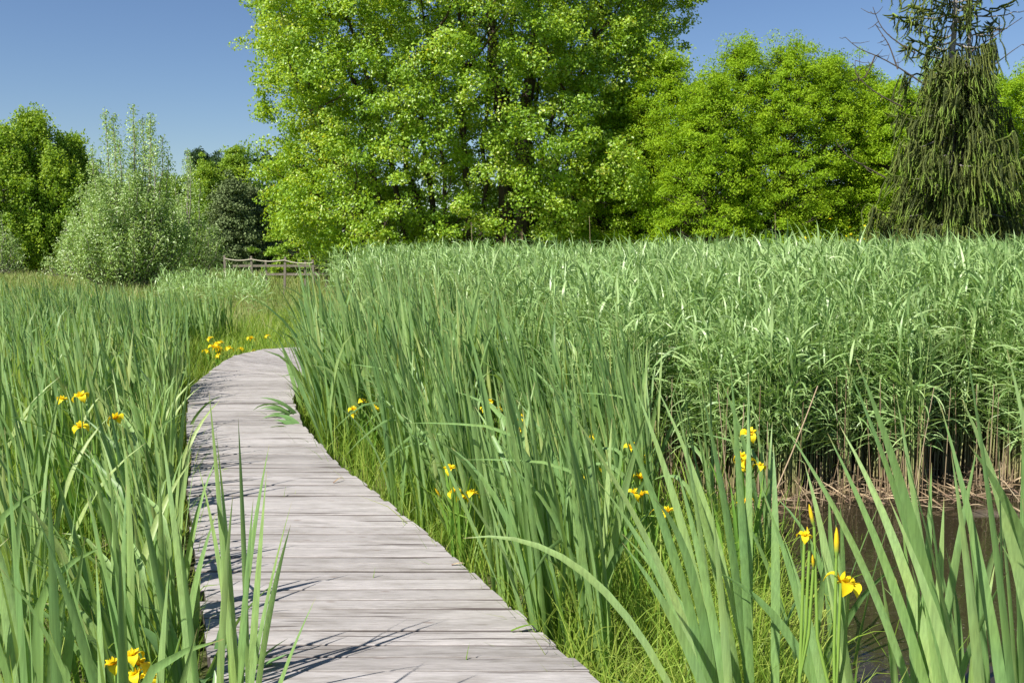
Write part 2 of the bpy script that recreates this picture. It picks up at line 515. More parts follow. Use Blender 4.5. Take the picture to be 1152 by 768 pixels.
# ------------------------------------------------------------------ layout of the place
RE = np.array([(-3, 2.0), (-1, 1.75), (1, 1.3), (2.3, .83), (3.57, .27), (4.09, .05), (5.03, -.35), (6.18, -.87), (7.04, -1.27), (8.5, -1.83), (10, -2.27), (11.5, -2.52), (12.6, -2.60)])
LE = np.array([(-3, .5), (-1, .25), (1, -.2), (2.3, -.68), (3.57, -1.13), (4.27, -1.39), (5, -1.67), (6.18, -2.1), (7.04, -2.34), (8.5, -2.87), (9.5, -3.2), (11.07, -3.66), (12.05, -3.81), (14.2, -4.05)])
rX = lambda z: np.interp(z, RE[:, 0], RE[:, 1])
lX = lambda z: np.interp(z, LE[:, 0], LE[:, 1])
BND = np.array([(0, 4.6), (6.8, 2.2), (8, 1.5), (12, .4), (16, -.9), (20, -2.3), (24, -4.0), (34, -6)])
bX = lambda z: np.interp(z, BND[:, 0], BND[:, 1])                 # cattails on its left, reeds on its right


def pond(x, y):
    """depth of the pond bed, 0..1"""
    x = np.asarray(x, float); y = np.asarray(y, float)
    left = 1.15 + .35 * np.sin(y * 1.3) * .5 + np.clip(3.2 - y, 0, 3) * .5
    d1 = np.clip((x - left) / .5, 0, 1)
    d2 = np.clip((9.5 - y) / 1.2, 0, 1)
    d3 = np.clip((y - 1.0) / .8, 0, 1)
    d4 = np.clip((16 - x) / 2, 0, 1)
    return d1 * d2 * d3 * d4


def gz(x, y):
    x = np.asarray(x, float); y = np.asarray(y, float)
    return .03 * np.sin(x * 1.1 + y * .7) * np.cos(y * .9 - x * .4) + .02 - .32 * pond(x, y)


# ground: one sheet to the horizon
xs = np.unique(np.concatenate([np.linspace(-900, -40, 18), np.linspace(-40, -8, 30), np.linspace(-8, 16, 110), np.linspace(16, 40, 20), np.linspace(40, 900, 18)]))
ys = np.unique(np.concatenate([np.linspace(-300, -6, 10), np.linspace(-6, 12, 90), np.linspace(12, 60, 50), np.linspace(60, 1500, 20)]))
X, Y = np.meshgrid(xs, ys)
g = Geo()
nx = len(xs)
ii = (np.arange(len(ys) - 1)[:, None] * nx + np.arange(nx - 1)[None, :])
g.add(np.stack([X, Y, gz(X, Y)], -1), np.stack([ii, ii + 1, ii + 1 + nx, ii + nx], -1), .5, .5)
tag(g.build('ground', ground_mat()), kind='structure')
# water
g = Geo()
wx = np.linspace(.4, 18, 30); wy = np.linspace(.6, 10.2, 20)
X, Y = np.meshgrid(wx, wy)
ii = (np.arange(19)[:, None] * 30 + np.arange(29)[None, :])
g.add(np.stack([X, Y, 0 * X - .07], -1), np.stack([ii, ii + 1, ii + 31, ii + 30], -1), .5, .5)
tag(g.build('pond_water', water_mat()), kind='structure')

# ------------------------------------------------------------------ boardwalk
DZ = .35
pairs = [(np.array([lX(z), z]), np.array([rX(z), z])) for z in (-3, -1, 1, 2.3, 3.57, 4.3, 5.03, 6.2, 7.04, 8.5, 10, 11, 11.6)]
pairs += [(np.array(a), np.array(b)) for a, b in (((-3.86, 12.5), (-2.58, 12.0)), ((-3.98, 13.4), (-2.58, 12.35)), ((-4.02, 14.2), (-2.52, 12.65)), ((-3.82, 14.95), (-2.3, 12.9)),
          ((-3.3, 15.3), (-2.0, 13.2)), ((-2.4, 15.35), (-1.6, 13.6)), ((-1.4, 15.3), (-1.1, 13.8)), ((0, 15.25), (0, 13.8)), ((2, 15.3), (2, 13.85)))]
PL = np.array([p[0] for p in pairs]); PR = np.array([p[1] for p in pairs])
cen = (PL + PR) / 2
s = np.concatenate([[0], np.cumsum(np.linalg.norm(np.diff(cen, axis=0), axis=1))])
deck = thing('boardwalk', (0, 6, 0), 'weathered grey plank boardwalk curving away between the cattails', 'boardwalk')
dg = Geo()
lcs = []
cur = 0.0
pid = 0
LI = lambda q, A: np.array([np.interp(q, s, A[:, 0]), np.interp(q, s, A[:, 1])])
NS = 16
while cur < s[-1] - .3:
    wdt = random.choice([.118, .14, .14, .145, .15, .19])
    gap = random.choice([.005, .007, .010, .013, .018])
    if 5.0 < pid < 200 and random.random() < .05:
        gap = .016
    a0, a1 = cur, cur + wdt
    l0, l1, r0, r1 = LI(a0, PL), LI(a1, PL), LI(a0, PR), LI(a1, PR)
    el_, er_ = random.uniform(-.015, .02), random.uniform(-.015, .02)
    u = np.linspace(-el_ / 1.5, 1 + er_ / 1.5, NS + 1)
    wob0 = np.cumsum(rng.normal(0, .0007, NS + 1)); wob1 = np.cumsum(rng.normal(0, .0007, NS + 1))
    sk = random.uniform(-.004, .004)
    n0 = l0[None] * (1 - u[:, None]) + r0[None] * u[:, None]
    n1 = l1[None] * (1 - u[:, None]) + r1[None] * u[:, None]
    dirn = norm(n1 - n0)
    n0 = n0 + dirn * (wob0 + sk * (u - .5))[:, None]
    n1 = n1 - dirn * (gap + wob1 - sk * (u - .5))[:, None]
    zt = DZ + random.uniform(-.003, .003) + (u - .5) * random.uniform(-.006, .006) + np.cumsum(rng.normal(0, .0004, NS + 1))
    tlt = random.uniform(-.002, .002)
    bv = .006
    secs = []
    for k_, (off, dz_) in enumerate(((0, -.045), (0, -bv), (bv, 0), (-bv, 0), (0, -bv), (0, -.045))):
        if k_ < 3:
            pxy, zz = n0 + dirn * off, zt - tlt + dz_
        else:
            pxy, zz = n1 + dirn * off, zt + tlt + dz_
        secs.append(np.concatenate([pxy, zz[:, None]], 1))
    V = np.stack(secs, 1)            # NS+1, 6, 3
    Lm = np.linalg.norm(r0 - l0)
    uu = np.repeat(u * Lm, 6); ww = np.tile([0, 0, bv, wdt - bv, wdt, wdt], NS + 1)
    lcs.append(np.stack([uu + pid * 3.17, ww + pid * 1.37, np.full(len(uu), pid * .731)], 1))
    i = np.arange(NS)[:, None] * 6
    j = np.arange(6)[None, :]; j2 = (j + 1) % 6
    q = np.stack([i + j, i + 6 + j, i + 6 + j2, i + j2], -1).reshape(-1, 4)
    caps = np.array([[0, 1, 4, 5], [1, 2, 3, 4]]); caps2 = caps[:, ::-1] + NS * 6
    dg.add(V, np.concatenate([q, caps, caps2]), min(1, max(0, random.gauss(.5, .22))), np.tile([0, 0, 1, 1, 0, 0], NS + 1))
    cur = a1
    pid += 1
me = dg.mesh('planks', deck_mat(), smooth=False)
at_ = me.attributes.new('lc', 'FLOAT_VECTOR', 'POINT')
at_.data.foreach_set('vector', np.concatenate(lcs).astype(np.float32).ravel())
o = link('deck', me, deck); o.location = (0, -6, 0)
for fr in (.1, .5, .9):
    bg_ = Geo()
    line = PL * (1 - fr) + PR * fr
    for a, b in zip(line[:-1], line[1:]):
        d = b - a; L_ = np.linalg.norm(d)
        box(bg_, ((a[0] + b[0]) / 2, (a[1] + b[1]) / 2 - 6, DZ - .115), (.07, L_, .13), rz=math.atan2(d[1], d[0]) - PI / 2)
    bg_.build('beam', M['beam'], deck, smooth=False)
for q in np.arange(1.0, s[-1] - .5, 1.8):
    for fr in (.1, .9):
        p = LI(q, PL) * (1 - fr) + LI(q, PR) * fr
        pg = Geo(); box(pg, (p[0], p[1] - 6, -.12), (.11, .11, .56)); pg.build('post', M['beam'], deck, smooth=False)
DECK_POLY_S = s


def on_deck(x, y, m=.03):
    """true over the boardwalk"""
    x = np.asarray(x, float); y = np.asarray(y, float)
    a = (x > lX(y) - m) & (x < rX(y) + m) & (y < 12.7)
    b = (y >= 12.3) & (y < 15.5) & (x > -4.1 - m) & (y < 15.4) & (y > np.interp(x, [-2.45, -2.0, -1.2, 0], [12.2, 13.1, 13.75, 13.75]))
    b &= ~((x < -3.7) & (y > 14.2 + (x + 4.05) * 2))
    return a | b


# ------------------------------------------------------------------ cattails
def cattail_geo(g, base, h=1.25, nl=None, lean_az=PI, spread=.16, seg=8, w=.021, fold=.3, bias=.10):
    """adds whole cattail shoots; base (N,3)"""
    base = np.asarray(base, float).reshape(-1, 3)
    N = len(base)
    nl = nl or 7
    nlv = rng.integers(nl - 2, nl + 2, N)
    idx = np.repeat(np.arange(N), nlv)
    K = len(idx)
    rb = base[idx] + np.stack([rng.normal(0, .018, K), rng.normal(0, .018, K), np.zeros(K)], 1)
    hh = (np.broadcast_to(h, (N,)) * rng.uniform(.82, 1.12, N))[idx] * rng.uniform(.6, 1.06, K)
    fan = rng.uniform(0, 2 * PI, N)[idx]
    side = rng.choice([-1, 1], K)
    a = fan + (side < 0) * PI + rng.normal(0, .5, K)
    out = np.abs(rng.normal(0, spread, K))
    vx = np.cos(a) * out + math.cos(lean_az) * bias
    vy = np.sin(a) * out + math.sin(lean_az) * bias * .6
    azv = np.arctan2(vy, vx); th = np.hypot(vx, vy) * .75
    bend = np.abs(rng.normal(.16, .16, K)) + (rng.random(K) < .18) * rng.uniform(.2, 1.0, K)
    kk = (rng.random(K) < .07) * rng.uniform(.5, 1.5, K)
    plant_r = rng.uniform(0, .5, N)[idx]
    return ribbons(g, rb, azv, th, hh, w * rng.uniform(.7, 1.2, K), bend, power=rng.uniform(1.5, 3, K), twist=rng.normal(0, 1.4, K),
                   face=rng.uniform(0, PI, K), seg=seg, kink=(rng.uniform(.55, .85, K), kk), fold=fold, rnd=np.clip(plant_r + rng.uniform(0, .5, K), 0, 1))


def scatter(n, x0, x1, y0, y1, ok, dmin=0.0):
    x = rng.uniform(x0, x1, n); y = rng.uniform(y0, y1, n)
    k = ok(x, y)
    return np.stack([x[k], y[k], gz(x[k], y[k]) - .03], 1)


inview = lambda x, y, m=1.0: np.abs(x) < .56 * y + m
clump = lambda x, y: (np.sin(x * 2.3 + 1.3 * np.sin(y * 1.1)) * np.cos(y * 1.9 + x) > -.55)


def left_ok(x, y):
    lawn = (x > -5.5 - (y - 15) * .02) & (y > 15) | (x > -4.9) & (y > 12.4)
    strip = (x > lX(y) - .28) & (rng.random(len(x)) < .15)
    return inview(x, y) & (x < lX(y) - .10) & ~on_deck(x, y, .08) & ~lawn & ~strip


def right_ok(x, y):
    wet = pond(x, y)
    return inview(x, y) & (x > rX(y) + .14) & (x < bX(y) + .5 * rng.normal(0, 1, len(x))) & ~on_deck(x, y, .12) & (rng.random(len(x)) > wet * .93) & ~((y > 12.2) & (x < -2.5))


IR = [(93, 443, 5.5, 2, 0, 'single bright iris high among the cattails at far left'), (68, 443, 5.8, 1, 0, 'small faded iris just left of the bright far left iris'), (130, 468, 5.6, 1, 1, 'half hidden iris bloom below and right of the bright far left iris'),
      (246, 378, 14.3, 4, 0, 'largest patch of iris blooms by the far bend of the boardwalk'), (233, 376, 14.0, 3, 0, 'iris beside the far bend, left half of the big bloom patch'), (249, 387, 14.2, 2, 0, 'lower iris in the bloom patch at the far bend'),
      (272, 383, 15.9, 1, 0, 'lone low iris right of the patch at the far bend'), (283, 378, 16.2, 2, 0, 'small iris in the lawn behind the last planks'), (300, 370, 17.0, 1, 0, 'topmost iris in the lawn beyond the last planks'),
      (403, 441, 8.3, 3, 0, 'iris with paired blooms right of the middle of the boardwalk'), (428, 440, 8.4, 2, 1, 'iris just right of the paired bloom iris'), (411, 455, 8.0, 1, 0, 'low orange tinted iris below the paired bloom iris'),
      (512, 512, 5.6, 3, 0, 'iris with hanging bloom near the deck at mid right'), (518, 527, 5.5, 1, 1, 'lower iris below the hanging bloom near the deck'), (560, 445, 8.2, 2, 0, 'iris pair high amid the right cattails'), (538, 458, 7.8, 1, 0, 'small iris left of the high pair amid the right cattails'),
      (577, 468, 7.6, 2, 1, 'iris with stacked blooms in the right cattails'), (592, 458, 7.9, 2, 0, 'iris right of the stacked bloom iris'), (597, 509, 6.4, 1, 0, 'lone low iris under the stacked blooms'), (664, 488, 6.6, 2, 0, 'small iris deep in the right cattails'), (658, 516, 6.2, 1, 0, 'faint iris low in the right cattails'),
      (714, 490, 5.6, 3, 0, 'iris left of the stout upright cattail, higher bloom'), (731, 520, 5.0, 4, 0, 'iris with orange stacked blooms left of the stout cattail'), (728, 549, 4.6, 1, 0, 'lowest iris left of the stout cattail'),
      (838, 482, 5.2, 2, 0, 'topmost iris bloom in front of the reed bed'), (836, 500, 5.1, 2, 0, 'middle iris bloom in front of the reed bed'), (839, 516, 5.0, 2, 1, 'lowest iris bloom in front of the reed bed')]


def open_view(pts):
    """little clearings round the iris plants, on their sunny side"""
    k = np.ones(len(pts), bool)
    for px, py, d, *_ in IR:
        xi = (px - 576) / F * d
        u = pts[:, 1] / d
        near = (np.abs(pts[:, 0] - xi * u) < .10) & (pts[:, 1] < d + .05) & (pts[:, 1] > d - 1.5)
        k &= ~near
    return pts[k]


# prototypes for the nearest plants, each an object of its own
def proto_plants(n, h, nl, w, bias):
    out = []
    for i in range(n):
        g = Geo()
        cattail_geo(g, [[0, 0, 0]], h=h, nl=nl, seg=12, w=w, fold=.35, bias=bias)
        out.append(g.mesh('cattail_leaves', M['cattail']))
    return out


PROT_L = proto_plants(16, 1.22, 7, .029, .08)
PROT_R = proto_plants(16, 1.42, 7, .027, .12)


def place_plants(pts, prots, label, group, zs=1.0):
    for p in pts:
        o = link('cattail', random.choice(prots))
        o.location = p
        o.rotation_euler = (random.gauss(0, .04), random.gauss(0, .04), random.uniform(-.5, .5))
        k = random.uniform(.85, 1.1)
        o.scale = (k, k, k * zs)
        tag(o, label, 'cattail', group)


near_l = scatter(330, -5, 1, 2.1, 7.2, left_ok)
near_l = open_view(near_l)
near_l = near_l[np.argsort(near_l[:, 1])][:130]
zl = near_l[:, 1].max()
far_l = scatter(6800, -14, 0, zl, 19.5, lambda x, y: left_ok(x, y) & clump(x * .7, y * .7))
near_r = scatter(640, -2, 3.2, 3.3, 8, lambda x, y: right_ok(x, y))
near_r = open_view(near_r)
near_r = near_r[~((near_r[:, 1] < 5.2) & (near_r[:, 0] > .55) & (rng.random(len(near_r)) < .72))]
near_r = near_r[~((near_r[:, 1] < 7.6) & (near_r[:, 0] > .98) & (rng.random(len(near_r)) < .9))]
near_r = near_r[np.argsort(near_r[:, 1])][:150]
zr = near_r[:, 1].max()
far_r = scatter(5600, -7, 4, zr, 24, right_ok)
edge_l = scatter(60, -4, -1, 3.0, 10.5, lambda x, y: (x > lX(y) - .45) & (x < lX(y) - .06))
while len(edge_l) < 60:
    edge_l = np.concatenate([edge_l, scatter(60, -4, -1, 3.0, 10.5, lambda x, y: (x > lX(y) - .45) & (x < lX(y) - .06))])
place_plants(edge_l[:60], PROT_L, 'green cattail rooted right against the left side of the planks', 'cattails touching the left side of the boardwalk', .92)
pond_p = np.array([(1.75, 3.7), (2.1, 4.3), (1.6, 4.6), (2.5, 4.0), (1.45, 5.3), (3.3, 5.8), (1.3, 4.1), (2.45, 3.5), (1.3, 6.0)])
pond_p = np.concatenate([pond_p, gz(pond_p[:, 0], pond_p[:, 1])[:, None]], 1)
place_plants(pond_p, PROT_R, 'green cattail rising straight out of the brown pond water', 'cattails standing in the pond', .88)
place_plants(near_l, PROT_L, 'green sword leaved cattail in the near stand left of the boardwalk', 'cattails beside the boardwalk, left of it')
far_l, far_r = open_view(far_l), open_view(far_r)
far_r = far_r[~((far_r[:, 1] < 7.7) & (far_r[:, 0] > 1.0) & (rng.random(len(far_r)) < .85))]
place_plants(near_r, PROT_R, 'green sword leaved cattail in the near stand right of the boardwalk', 'cattails beside the boardwalk, right of it')
g = Geo()
cattail_geo(g, far_l, h=1.2 + .12 * np.sin(far_l[:, 0] * .8 + far_l[:, 1] * .5), nl=6, seg=8, w=.032, fold=.25, bias=.08)
tag(g.build('cattail_stand', M['cattail']), 'dense stand of upright cattails filling the marsh left of the boardwalk', 'cattails', kind='stuff')
g = Geo()
hr = np.interp(far_r[:, 1], [5, 9, 14, 24], [1.42, 1.5, 1.62, 1.6]) + .1 * np.sin(far_r[:, 0] * 1.8 + far_r[:, 1])
cattail_geo(g, far_r, h=hr, nl=6, seg=8, w=.036, fold=.25, bias=.12, spread=.2)
tag(g.build('cattail_stand', M['cattail']), 'dense stand of upright cattails between the boardwalk and the reed bed', 'cattails', kind='stuff')


# hand placed foreground plants: base in the world, leaf tips by where they end
def hero(base, d, tips, label, w=.028, name='cattail'):
    """base px column and distance; tips: (px, py, extra distance, droop)"""
    t = thing(name, (base[0], base[1], base[2]), label, 'cattail')
    g = Geo()
    b = np.array(base)
    for k in tips:
        px, py, dd, dr = k[:4]
        tip = at(px, py, d + dd)
        L = tip - b
        b0 = b + np.array([random.uniform(-.05, .05), random.uniform(-.05, .05), 0])
        mid = b0 + L * .5 + np.array([-L[0] * (.28 - dr * .2), -L[1] * .2, L[2] * (.06 + dr)])
        bez_leaf(g, b0 - b, mid - b, tip - b, w * random.uniform(.8, 1.15) * (k[4] if len(k) > 4 else 1), face=norm(np.array([random.uniform(-.5, .5), -1, .1])), twist=random.uniform(-1.1, 1.1), rnd=random.uniform(.2, .8))
    g.build('leaves', M['cattail'], t)
    return t


hero((1.30, 2.55, -.1), 2.6, [(951, 406, .1, .0), (963, 403, -.1, .02), (1008, 442, .2, 0), (1002, 460, -.15, .0, 1.2), (931, 487, .25, 0), (880, 476, .3, .08), (945, 479, .4, .1), (1040, 520, 0, 0)],
     'tall cattail whose long leaves lean left over the pond beside the iris with buds')
hero((1.2, 2.1, -.1), 2.15, [(1084, 372, .1, -.05), (1121, 438, .3, 0), (1070, 507, .1, .05), (1058, 455, .25, .02), (1150, 560, 0, .1), (1000, 560, .2, .05)],
     'bright cattail with two upright leaves standing in front of the pond near the frame edge')
hero((1.6, 2.5, -.1), 2.5, [(1082, 448, 0, .12), (1133, 393, .1, .02), (1090, 500, -.2, .2, 1.2), (1180, 380, 0, 0), (1120, 600, .1, .1), (1190, 480, .2, 0)],
     'cattail reaching in from the far side of the pond edge with leaves crossing leftwards')
hero((1.12, 3.0, -.1), 3.05, [(880, 600, .1, .05), (905, 520, .2, .05), (860, 560, .1, .1), (925, 620, 0, 0), (800, 640, .1, .3), (940, 590, .2, 0)],
     'cattail with short fanned leaves at the pond edge behind the yellow iris buds')
hero((1.2, 2.75, -.1), 2.75, [(1030, 545, 0, .0), (1048, 520, .05, .0), (1062, 560, -.05, .0, 1.1), (1100, 500, .1, .0), (1015, 590, .1, .05), (1135, 640, -.1, .1), (990, 640, 0, .1)],
     'pale upright cattail fan rising from the water between the leaning ones')
hero((1.62, 2.95, -.1), 2.95, [(1150, 480, 0, .05), (1120, 540, .1, .1), (1175, 420, 0, 0), (1090, 600, .1, .1), (1140, 600, 0, 0)],
     'cattail standing in the water at the right frame edge behind the others')
hero((.72, 2.9, -.05), 2.95, [(615, 425, .05, .0, 1.15), (692, 456, .1, .02), (712, 430, .2, .03), (765, 462, .3, 0), (735, 560, -.1, .3), (672, 540, .2, .1)],
     'cattail beside the deck with one long leaf arching up and left')
hero((.84, 3.1, -.05), 3.2, [(822, 413, .2, .0), (790, 440, .1, .0), (842, 420, .3, .0), (758, 470, .2, .0), (735, 428, .2, .05), (870, 500, .2, .1), (700, 600, .2, .1)],
     'stout upright cattail standing just left of the gap of open water')
hero((.73, 2.75, -.05), 2.7, [(521, 605, .25, .55, .9), (760, 520, .2, .0), (800, 560, .1, .0), (700, 610, .1, .1)],
     'cattail with one leaf bent flat and reaching across to the plank edge')
hero((-.98, 3.35, 0), 3.3, [(268, 470, .1, .03), (235, 440, .1, .0), (243, 485, .2, .05), (327, 590, -.1, .0), (303, 500, .2, .02), (222, 520, .1, .1)],
     'cattail overhanging the left edge of the boardwalk with slim tips over the planks', w=.021)
hero((-.86, 2.75, 0), 2.75, [(262, 556, .0, .0), (328, 565, -.1, .0), (285, 560, .1, 0), (355, 672, -.1, .0), (180, 470, .2, .05), (300, 530, .2, .0), (200, 590, 0, .1)],
     'cattail fan in front of the lowest planks with leaf tips crossing the deck', w=.021)
hero((-.93, 2.3, 0), 2.3, [(135, 610, 0, .1), (98, 560, .1, 0), (40, 575, .1, 0), (142, 545, .2, .05), (68, 620, .1, .1), (190, 640, 0, .1)],
     'broad leaved cattail just behind the lowest yellow iris at the left')
hero((-1.25, 2.45, 0), 2.5, [(5, 480, .1, 0), (55, 540, 0, .05), (30, 590, .1, 0), (-20, 560, .1, 0), (95, 500, .3, 0)],
     'broad leaved cattail filling the bottom left corner')


# ------------------------------------------------------------------ reeds
def reed_geo(gs, gl, base, h, nleaf, seg=5, w=.02, wind=PI, lmin=.35, Lf=.34):
    N = len(base)
    azs = rng.uniform(0, 2 * PI, N); lean = np.abs(rng.normal(0, .035, N))
    P = stem_tubes(gs, base, azs, lean, h, .0066, .0025, seg=4, rnd=rng.random(N), bend=rng.normal(0, .04, N))
    K = N * nleaf
    t = (np.linspace(lmin, 1.0, nleaf)[None, :] + rng.normal(0, .015, (N, nleaf))).clip(.05, .999)
    f = t * 4
    i = np.minimum(f.astype(int), 3); fr = (f - i)[..., None]
    rows = np.arange(N)[:, None]
    B = (P[rows, i] * (1 - fr) + P[rows, i + 1] * fr).reshape(-1, 3)
    tt = t.reshape(-1)
    a = (azs[:, None] + np.arange(nleaf)[None, :] * PI + rng.normal(0, .5, (N, nleaf))).reshape(-1)
    vx = np.cos(a) + .55 * math.cos(wind); vy = np.sin(a) + .3 * math.sin(wind)
    a = np.arctan2(vy, vx)
    th = np.interp(tt, [.3, .8, 1], [1.0, .62, .15]) + rng.normal(0, .22, K)
    L = Lf * np.interp(tt, [.3, .6, .85, 1], [.7, 1.05, 1.0, .8]) * rng.uniform(.7, 1.25, K)
    bend = np.interp(tt, [.3, .8, 1], [.8, 1.5, 1.5]) * rng.uniform(.2, 1.5, K)
    ribbons(gl, B, a, th, L, w * rng.uniform(.7, 1.2, K), bend, power=1.3, twist=rng.normal(0, .7, K), face=rng.normal(0, .35, K), seg=seg, prof='reed',
            rnd=(rng.random(K) * .6 + np.repeat(rng.random(N), nleaf) * .4))


def reed_ok(x, y):
    edge = 7.85 + .3 * np.sin(x * 2.1) + .25 * np.sin(x * 5.3) + .15 * np.sin(x * 11)
    return (np.abs(x) < .56 * y + 1.2) & (x > bX(y) + .5 * rng.normal(0, 1, len(x))) & (y > edge + np.abs(rng.normal(0, .25, len(x)))) & ~on_deck(x, y, .3)


bed_leaf, bed_stem = Geo(), Geo()
r1 = scatter(3400, -1, 7.5, 7.7, 10.5, reed_ok)
r2 = scatter(4600, -3, 10, 10.5, 16, reed_ok)
r3 = scatter(5600, -7, 18, 16, 29, reed_ok)
top = lambda p: 1.65 + .10 * np.sin(p[:, 0] * .9 + .4 * p[:, 1]) + rng.normal(0, .07, len(p)) - .12 * np.exp(-((p[:, 0] - bX(p[:, 1])) / 1.6) ** 2)
reed_geo(bed_stem, bed_leaf, r1, top(r1), 12, seg=6, lmin=.45, w=.020, Lf=.42)
r0 = scatter(5200, -.4, 7.5, 7.7, 8.7, lambda x, y: reed_ok(x, y) & (y < 8.6))
reed_geo(bed_stem, bed_leaf, r0, top(r0) - .08 - rng.gamma(2, .07, len(r0)), 8, seg=6, lmin=.46, w=.019, Lf=.40)
reed_geo(bed_stem, bed_leaf, r2, top(r2), 10, seg=5, lmin=.45, w=.023, Lf=.46)
reed_geo(bed_stem, bed_leaf, r3, top(r3), 8, seg=5, w=.030, lmin=.55, Lf=.48)
far_patch = scatter(1500, -15, -3, 24, 37, lambda x, y: (x > -.33 * y - 1) & (x < -.25 * y) & (rng.random(len(x)) < .8))
reed_geo(bed_stem, bed_leaf, far_patch, .9 + rng.normal(0, .12, len(far_patch)), 6, seg=4, w=.03, lmin=.4)
bed = thing('reed_bed', (3, 12, 0), 'tall pale green reed bed with drooping leaves behind the pond', 'reeds')
bed['kind'] = 'stuff'
o = bed_leaf.build('reed_leaves', M['reed_leaf'], bed); o.location = (-3, -12, 0); o['kind'] = 'stuff'
o = bed_stem.build('reed_stems', M['reed_stem'], bed); o.location = (-3, -12, 0); o['kind'] = 'stuff'

# dead stubble and old canes at the foot of the reeds
g = Geo()
st = scatter(5200, .4, 7.5, 7.15, 8.6, lambda x, y: (x > bX(y) - .7) & (y > 7.45 + .25 * np.sin(x * 2.1) + np.abs(rng.normal(0, .18, len(x)))))
stem_tubes(g, st, rng.uniform(0, 2 * PI, len(st)), np.abs(rng.normal(0, .13, len(st))), rng.gamma(3, .06, len(st)) + .06, .0045, .004, seg=1, rnd=rng.random(len(st)))
st = scatter(350, .3, 7.5, 7.4, 9.6, lambda x, y: (x > bX(y) - .5))
stem_tubes(g, st, rng.uniform(0, 2 * PI, len(st)), np.abs(rng.normal(0, .09, len(st))), rng.uniform(.4, 1.25, len(st)), .0048, .003, seg=3, rnd=rng.random(len(st)))
# fallen litter on the mud
st = scatter(900, .6, 7, 7.3, 8.6, lambda x, y: (x > bX(y) - .5)); st[:, 2] = -.04
ribbons(g, st, rng.uniform(0, 2 * PI, len(st)), rng.uniform(1.1, 1.6, len(st)), rng.uniform(.1, .5, len(st)), .012, rng.uniform(-.2, .4, len(st)), seg=3, prof='grass')
tag(g.build('dead_reed_stubble', M['dead_reed']), 'brown broken stubble of last year\'s reeds along the water line', 'dead reeds', kind='stuff')

# separate dead canes that stand out
def cane(p0, p1, label, plume=True):
    t = thing('dead_reed_cane', tuple(p0), label, 'dead reed')
    g = Geo()
    d = np.array(p1) - np.array(p0)
    u = np.linspace(0, 1, 6)[:, None]
    tube(g, d * u + np.array([.02, 0, 0]) * np.sin(u * PI), np.linspace(.0065, .0045, 6), rnd=.6)
    g.build('stem', M['dead_reed'], t)
    if plume:
        g = Geo()
        K = 40
        b = d * rng.uniform(.90, 1.0, K)[:, None]
        ribbons(g, b, rng.uniform(0, 2 * PI, K), rng.uniform(.1, .5, K), rng.uniform(.06, .14, K), .02, .3, seg=2, prof='grass', rnd=rng.uniform(0, .5, K))
        g.build('plume', M['dead_reed'], t)


for px, y0, d, lb, pl in ((530, 250, 21, 'thin dead reed cane rising bare in front of the big maple', False), (587, 262, 22, 'dead reed with a small brown plume left of the maple trunk foot', True),
                          (568, 268, 22, 'dead reed with drooping brown seed head under the maple trunk', True), (663, 243, 24, 'tall bare dead reed cane right of the maple trunk', False),
                          (872, 240, 25, 'bare dead cane before the bright conifers', False)):
    tp = at(px, y0, d)
    cane((tp[0] + .05, d, 0), tp, lb, pl)
a_, b_ = at(862, 575, 6.6), at(920, 434, 7.2)
cane(a_ + np.array([-.15, 0, -.35]), b_, 'pale dead cane leaning diagonally across the reed bed face', False)

# ------------------------------------------------------------------ grasses
g = Geo()
def edge_grass_ok(x, y):
    dl, dr_ = lX(y) - x, x - rX(y)
    nearl = (dl > -.0) & (dl < 1.6); nearr = (dr_ > .0) & (dr_ < 1.3)
    return inview(x, y) & (nearl | nearr) & ~on_deck(x, y, .01) & (pond(x, y) < .5)
p = scatter(44000, -6, 3, 1.8, 14, edge_grass_ok)
ribbons(g, p, rng.uniform(0, 2 * PI, len(p)), np.abs(rng.normal(0, .3, len(p))), rng.uniform(.2, .62, len(p)), rng.uniform(.003, .008, len(p)), rng.uniform(.1, 1.6, len(p)), seg=5, prof='grass')
p = scatter(9000, .1, 1.7, 2.6, 6.5, lambda x, y: (x > rX(y) + .05) & (pond(x, y) < .75) & (np.sin(x * 9) * np.sin(y * 7 + x * 4) > -.35))
ribbons(g, p, rng.uniform(0, 2 * PI, len(p)), np.abs(rng.normal(.1, .3, len(p))), rng.uniform(.2, .6, len(p)), rng.uniform(.003, .008, len(p)), rng.uniform(.3, 2.0, len(p)), seg=6, prof='grass', rnd=rng.uniform(.4, 1, len(p)))
p = scatter(16000, -12, 0, 2, 19, lambda x, y: left_ok(x, y) & inview(x, y, .3))
ribbons(g, p, rng.uniform(0, 2 * PI, len(p)), np.abs(rng.normal(0, .2, len(p))), rng.uniform(.3, .7, len(p)), rng.uniform(.005, .011, len(p)), rng.uniform(.1, 1.2, len(p)), seg=4, prof='grass')
p = scatter(9000, -5, 3, 2.8, 14, lambda x, y: right_ok(x, y))
ribbons(g, p, rng.uniform(0, 2 * PI, len(p)), np.abs(rng.normal(0, .2, len(p))), rng.uniform(.3, .8, len(p)), rng.uniform(.005, .011, len(p)), rng.uniform(.1, 1.2, len(p)), seg=4, prof='grass')
p = scatter(16000, -6.5, -3.0, 12.3, 27, lambda x, y: ~on_deck(x, y, .02) & (x > -6.2))
ribbons(g, p, rng.uniform(0, 2 * PI, len(p)), np.abs(rng.normal(0, .3, len(p))), rng.uniform(.15, .5, len(p)), rng.uniform(.006, .013, len(p)), rng.uniform(.1, 1.2, len(p)), seg=3, prof='grass')
tag(g.build('grass', M['grass']), 'fresh bright green grass growing under the cattails and along the planks', 'grass', kind='stuff')
g = Geo()
